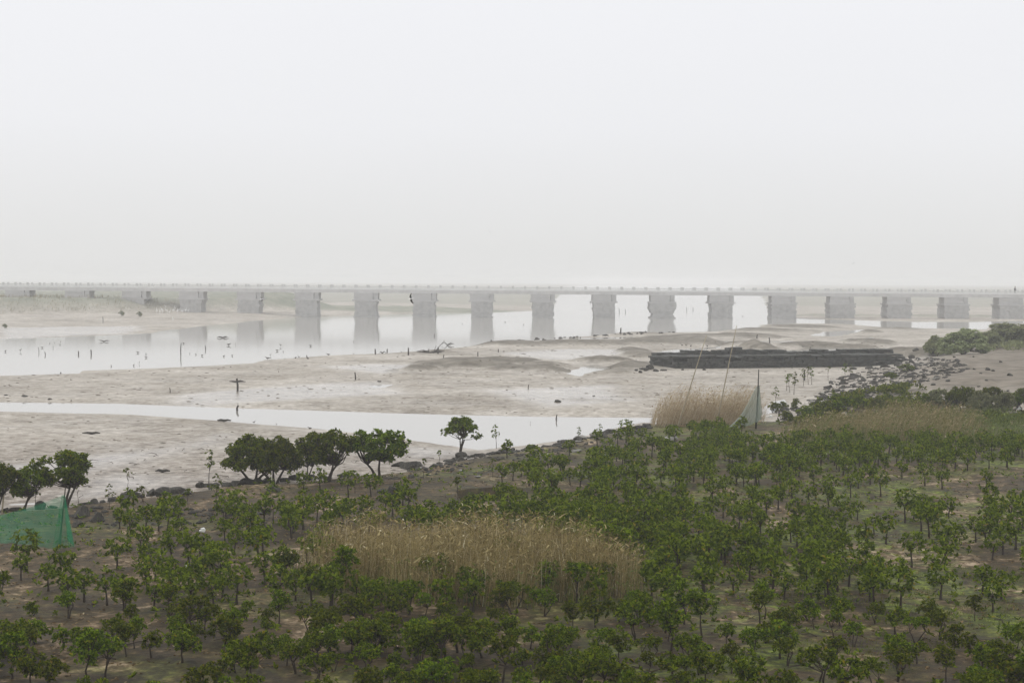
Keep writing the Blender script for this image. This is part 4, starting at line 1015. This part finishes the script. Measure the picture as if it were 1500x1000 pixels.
# stakes standing in water and mud
STK = [(348, 573, 554, .07), (265, 528, 511, .05), (301, 520, 514, .05), (134, 528, 521, .06), (115, 528, 523, .06), (550, 519, 511, .07), (567, 516, 511, .06), (598, 520, 509, .07),
       (521, 556, 545, .05), (249, 575, 568, .03), (907, 461, 455, .07), (916, 461, 457, .07), (909, 488, 480, .1), (1006, 458, 453, .07), (1015, 458, 454, .07), (1127, 505, 494, .07), (1109, 494, 488, .07), (151, 473, 464, .06),
       (628, 517, 511, .05), (642, 518, 508, .07), (730, 516, 511, .05), (650, 524, 519, .04), (636, 499, 496, .05), (774, 570, 564, .03), (815, 620, 612, .03), (348, 604, 599, .06), (1178, 557, 541, .05), (700, 522, 515, .05),
       (57, 524, 517, .03), (66, 529, 525, .04), (450, 525, 521, .05)]
for px, b_, t_, r_ in STK:
    X, Y, Z = hit1(px, b_); h = max((b_ - t_) * Y / F, .3)
    mb = MB(); mb.tube([(0, 0, -.5), (random.uniform(-.03, .03), 0, h * .5), (random.uniform(-.06, .06), 0, h)], [r_ * 1.1, r_, r_ * .85], 6)
    tag(link('mooring_stake', mb.mesh('mooring_stake', M['stake']), None, (X, Y, min(Z, 5) if Z > 0 else 0)), 'thin dark wooden stake standing upright, ' + pct((X, Y, max(Z, 0))), 'stake', 'wooden stakes in the water and mud')
def driftwood(px, py, wpx, label, sticks=3, up=.15):
    X, Y, Z = hit1(px, py); w_ = wpx * Y / F; mb = MB()
    for k in range(sticks):
        a = random.uniform(-.25, .25) + (math.pi if k % 2 else 0); l = w_ * random.uniform(.35, .6)
        mb.tube([(0, .05 * k, .05), (math.cos(a) * l * .5, math.sin(a) * l * .5, .08 + up * random.random()), (math.cos(a) * l, math.sin(a) * l, .05 + up * random.random())], [.06, .05, .02], 5)
    tag(link('driftwood', mb.mesh('driftwood', M['stake']), None, (X, Y, max(Z, 0))), label, 'driftwood', 'driftwood on the flats')
driftwood(346, 560, 26, 'long driftwood branch crossing behind the tall stake on the mud', 3, .05)
driftwood(326, 502, 18, 'dark branches floating in the river below the bridge', 4)
driftwood(152, 508, 14, 'small driftwood sticks in the river at far left', 3)
driftwood(630, 517, 36, 'pile of driftwood with sticks rising at the river edge', 6, .2)
driftwood(545 + 15, 518, 10, 'short stick lying on the river shore left of the driftwood pile', 2)
driftwood(655, 508, 18, 'curved dead branch on the shore right of the driftwood pile', 3, .3)
driftwood(328, 617, 22, 'low dark debris on the lower bank of the near channel', 4, .03)
driftwood(238, 692, 22, 'thin fallen stick on the mud left of centre', 2, .02)
driftwood(135, 636, 30, 'thin dark branch flat on the left mudflat', 2, .03)
driftwood(1245 - 5, 558, 26, 'dead branch lying among the riprap stones', 3, .1)
# brush sticking up at the driftwood pile
X, Y, Z = hit1(635, 517); mb = MB()
for dx, dz, l in ((.7, .8, 1.5), (.3, .9, .8), (-.4, .5, .5)): mb.tube([(0, 0, 0), (dx * l * .5, 0, dz * l * .5), (dx * l, .1, dz * l)], [.035, .03, .015], 5)
tag(link('dead_branch', mb.mesh('dead_branch', M['stake']), None, (X, Y, Z)), 'dead branch pointing up right from the driftwood pile', 'branch')

# ------------------------------------------------------------------ birds
def ellip(c, r, ax=(1, 0, 0), n=10, m=8):
    V = []; Fq = []
    for i in range(m + 1):
        th = math.pi * i / m
        for k in range(n): a = 2 * math.pi * k / n; V.append([c[0] + r[0] * math.cos(th), c[1] + r[1] * math.sin(th) * math.cos(a), c[2] + r[2] * math.sin(th) * math.sin(a)])
    for i in range(m):
        for k in range(n): Fq.append([i * n + k, i * n + (k + 1) % n, (i + 1) * n + (k + 1) % n, (i + 1) * n + k])
    return np.array(V), np.array(Fq)
def gull_mesh(bank=False):
    """body along X, wings along Y: one continuous loft for the body, swept wings grown from it"""
    prof = [(-.24, .004, .0), (-.20, .030, .0), (-.10, .050, .0), (.0, .062, -.005), (.09, .055, 0), (.15, .036, .012), (.19, .036, .02), (.225, .024, .018), (.25, .010, .012), (.28, .003, .006)]
    n = 10; V = []; Fq = []
    for x, r, z in prof:
        for k in range(n): a = 2 * math.pi * k / n; V.append([x, r * math.cos(a) * (1.5 if x < -.19 else 1), z + r * math.sin(a) * .9])
    for i in range(len(prof) - 1):
        for k in range(n): Fq.append([i * n + k, (i + 1) * n + k, (i + 1) * n + (k + 1) % n, i * n + (k + 1) % n])
    fm = [0] * len(Fq)
    for s in (-1, 1):
        secs = [(.03, .07, -.09, .01), (.12, .085, -.075, .045), (.24, .11, -.05, .075), (.38, .06, -.075, .06), (.52, -.02, -.12, .03), (.62, -.10, -.15, .01)]
        b = len(V)
        for y, xf, xb, z in secs:
            for (x, dz) in ((xf, 0), ((xf + xb) / 2, .011), (xb, 0), ((xf + xb) / 2, -.006)): V.append([x, s * y, z + dz])
        for i in range(len(secs) - 1):
            for k in range(4):
                q = [b + i * 4 + k, b + i * 4 + (k + 1) % 4, b + (i + 1) * 4 + (k + 1) % 4, b + (i + 1) * 4 + k]
                Fq.append(q if s > 0 else q[::-1]); fm.append(1)
        Fq.append([b + (len(secs) - 1) * 4 + k for k in range(4)]); fm.append(1)
    return mesh_np('gull', np.array(V), np.array(Fq), mats=[M['white'], M['dark']], fmat=fm, smooth=True)
GM = gull_mesh()
g = link('gull', GM, None, tuple(P3(602, 437.5, 85)), 0); g.rotation_euler = (math.radians(82), math.radians(10), math.radians(170)); g.scale = (.70, .50, .75)
tag(g, 'white-bodied gull banking with dark wings held upright before the bridge', 'gull', 'flying gulls')
g = link('gull', GM, None, tuple(P3(383.5, 438, 150)), 0); g.rotation_euler = (math.radians(25), math.radians(-8), math.radians(15)); g.scale = (.8, .8, .8)
tag(g, 'smaller gull gliding left in front of the left part of the bridge', 'gull', 'flying gulls')
g = link('gull', GM, None, tuple(P3(717, 340, 170)), 0); g.rotation_euler = (math.radians(40), 0, math.radians(60)); g.scale = (.4, .4, .4)
tag(g, 'tiny distant bird in the open sky above the bridge centre', 'gull', 'flying gulls')
g = link('gull', GM, None, tuple(P3(1250, 386, 190)), 0); g.rotation_euler = (math.radians(20), 0, math.radians(200)); g.scale = (.4, .4, .4)
tag(g, 'tiny distant bird low in the sky over the right part of the bridge', 'gull', 'flying gulls')
def wader_mesh(mat, leg=.16, neck=.12):
    bm = bmesh.new(); me = bpy.data.meshes.new('wader')
    pts = [(0, 0, leg + .07, .055), (-.10, 0, leg + .075, .032), (-.16, 0, leg + .07, .010), (.07, 0, leg + .085, .045), (.11, 0, leg + .085 + neck * .6, .018), (.13, 0, leg + .10 + neck, .024), (.16, 0, leg + .10 + neck, .012), (.22, 0, leg + .085 + neck, .004),
           (0, .025, leg, .008), (.005, .025, leg * .5, .006), (0, .025, 0, .007), (0, -.025, leg, .008), (.005, -.025, leg * .5, .006), (0, -.025, 0, .007)]
    ed = [(0, 1), (1, 2), (0, 3), (3, 4), (4, 5), (5, 6), (6, 7), (0, 8), (8, 9), (9, 10), (0, 11), (11, 12), (12, 13)]
    vs = [bm.verts.new(p[:3]) for p in pts]
    for a, b_ in ed: bm.edges.new((vs[a], vs[b_]))
    bm.to_mesh(me); bm.free()
    o = bpy.data.objects.new('wader', me); C.objects.link(o)
    o.modifiers.new('skin', 'SKIN'); me = o.data
    for i, p in enumerate(pts): me.skin_vertices[0].data[i].radius = (p[3], p[3]); 
    me.skin_vertices[0].data[0].use_root = True
    o.modifiers.new('sub', 'SUBSURF').levels = 1
    dg = bpy.context.evaluated_depsgraph_get(); m2 = bpy.data.meshes.new_from_object(o.evaluated_get(dg)); m2.materials.clear(); m2.materials.append(mat)
    bpy.data.objects.remove(o); m2.name = 'wader'; return m2
WD = [wader_mesh(M['brown_bird']), wader_mesh(M['brown_bird'], .10, .05)]
WD.append(wader_mesh(M['brown_bird'], .025, .04))
WE = wader_mesh(M['white'], .28, .26)
def wader(px, py, sc, mesh, label, cat='wading bird', group='waders feeding on the flats', name='wading_bird'):
    X, Y, Z = hit1(px, py); o = link(name, mesh, None, (X, Y, max(Z, 0) - .01), random.uniform(0, 6.28), (sc, sc, sc)); tag(o, label, cat, group); return o
for px, py, s_ in [(372, 620, 1.3), (405, 622, .9), (454, 628, 1.4), (777, 628, .9), (815, 617, .9), (8, 524, 2.2), (30, 524, 2.4), (73, 511, 1.5), (78, 518, 1.5), (80, 510, 1.4), (89, 508, 1.5), (88, 513, 1.4), (62, 518, 1.8), (196, 538, 1.8),
                   (204, 537, 1.8), (214, 533, 1.8), (214, 528, 1.8), (163, 539, 1.6), (89, 547, 2.0), (202, 526, 2.0), (278, 527, 1.6), (287, 528, 1.6), (296, 529, 1.9), (328, 528, 1.7), (340, 527, 1.7), (335, 514, 3.0), (345, 513, 1.8), (269, 511, 1.8),
                   (392, 526, 2.6), (396, 524, 1.8), (406, 521, 2.2), (411, 516, 2.6), (415, 521, 1.6), (433, 525, 2.0), (438, 525, 2.0), (451, 526, 2.2), (455, 515, 2.2), (481, 520, 2.4), (518, 508, 1.8), (518, 519, 1.6), (588, 517, 1.6), (740, 477, 2.0), (767, 481, 1.8),
                   (104, 557, 1.4), (408, 546, 1.3), (677, 480, 1.6), (999, 508, 2.6), (1005, 508, 2.6), (1012, 508, 2.8), (1036, 508, 2.4), (1187, 511, 2.4), (865, 447, 4), (1088, 467, 2.4), (1068, 470, 2)]:
    wader(px, py, s_ * (.36 if int(px) % 3 == 0 else .5), WD[0 if int(px) % 3 == 0 else 2], 'small grey-brown bird on the flats, ' + pct((*hit1(px, py)[:2], 0)))
for k in range(26):
    px = random.uniform(229, 276); py = 457.5 + random.gauss(0, 1.1) - (px - 229) * .02
    wader(px, py, random.uniform(1.0, 1.5), WE, 'white egret in the flock resting on the hazy far left mud', 'egret', 'egret flock on the far mud', 'egret')
wader(17, 440, 1.6, WE, 'lone white egret on the grassy bank at far left', 'egret', None, 'egret')
# round dark shrubs on the far left mud
for px, py, wv in ((178, 463, 8), (204, 464, 8), (7, 481, 7)):
    X, Y, Z = hit1(px, py); s_ = wv * Y / F / .72
    r = link('shrub', None, None, (X, Y, Z), 0, (s_, s_, s_)); link('trunk', SM[7][0], r); link('crown', SM[7][1], r)
    tag(r, {178: 'small dark round shrub on the far left mud, left of its twin', 204: 'small dark round shrub on the far left mud, nearer the egrets', 7: 'small dark shrub on the mud at the left edge'}[px], 'shrub')

# ------------------------------------------------------------------ person crossing the bridge
def person():
    x, _ = at_y(1487, 425, BY); z0 = zbot(x) + .62
    root = link('person', None, None, (x, BY + .1, z0), 0, (.92, .92, .92)); tag(root, 'person in dark clothes walking across the bridge near the right edge', 'person')
    def skinned(name, pts, ed, mat, sub=2):
        bm = bmesh.new(); me = bpy.data.meshes.new(name); vs = [bm.verts.new(p[:3]) for p in pts]
        for a, b_ in ed: bm.edges.new((vs[a], vs[b_]))
        bm.to_mesh(me); bm.free(); o = bpy.data.objects.new(name, me); C.objects.link(o); o.modifiers.new('s', 'SKIN')
        for i, p in enumerate(pts): me.skin_vertices[0].data[i].radius = (p[3], p[3])
        me.skin_vertices[0].data[0].use_root = True; o.modifiers.new('u', 'SUBSURF').levels = sub
        m2 = bpy.data.meshes.new_from_object(o.evaluated_get(bpy.context.evaluated_depsgraph_get())); m2.materials.clear(); m2.materials.append(mat); bpy.data.objects.remove(o)
        return link(name, m2, root)
    B = [(0, 0, .92, .14), (0, 0, 1.12, .12), (.01, 0, 1.34, .15), (.02, 0, 1.47, .055), (.03, 0, 1.56, .085), (.035, 0, 1.66, .085),
         (0, .17, 1.38, .06), (-.10, .22, 1.12, .045), (-.02, .23, .88, .032), (.0, .23, .80, .04),
         (0, -.17, 1.38, .06), (.10, -.22, 1.12, .045), (.22, -.23, .92, .032), (.25, -.23, .85, .04),
         (.03, .09, .86, .085), (.14, .09, .48, .06), (.05, .09, .10, .045), (.16, .09, .04, .04),
         (-.02, -.09, .86, .085), (-.08, -.09, .48, .06), (-.28, -.09, .12, .045), (-.18, -.09, .05, .04)]
    E = [(0, 1), (1, 2), (2, 3), (3, 4), (4, 5), (2, 6), (6, 7), (7, 8), (8, 9), (2, 10), (10, 11), (11, 12), (12, 13), (0, 14), (14, 15), (15, 16), (16, 17), (0, 18), (18, 19), (19, 20), (20, 21)]
    skinned('body', B, E, M['skin'])
    g_ = .022
    J = [(B[0][0], 0, .94, .15), B[1], B[2], (.015, 0, 1.42, .07), B[6], B[7], B[8], B[10], B[11], B[12]]
    skinned('jacket', [(p[0], p[1], p[2], p[3] + g_) for p in J], [(0, 1), (1, 2), (2, 3), (2, 4), (4, 5), (5, 6), (2, 7), (7, 8), (8, 9)], M['cloth'])
    T_ = [B[0], B[14], B[15], B[16], B[18], B[19], B[20]]
    skinned('trousers', [(p[0], p[1], p[2] - (.03 if i == 0 else 0), p[3] + .014) for i, p in enumerate(T_)], [(0, 1), (1, 2), (2, 3), (0, 4), (4, 5), (5, 6)], M['cloth'])
    v, f = ellip((.02, 0, 1.675), (.105, .10, .10)); link('hair', mesh_np('hair', v, f, M['dark'], True), root)
person()
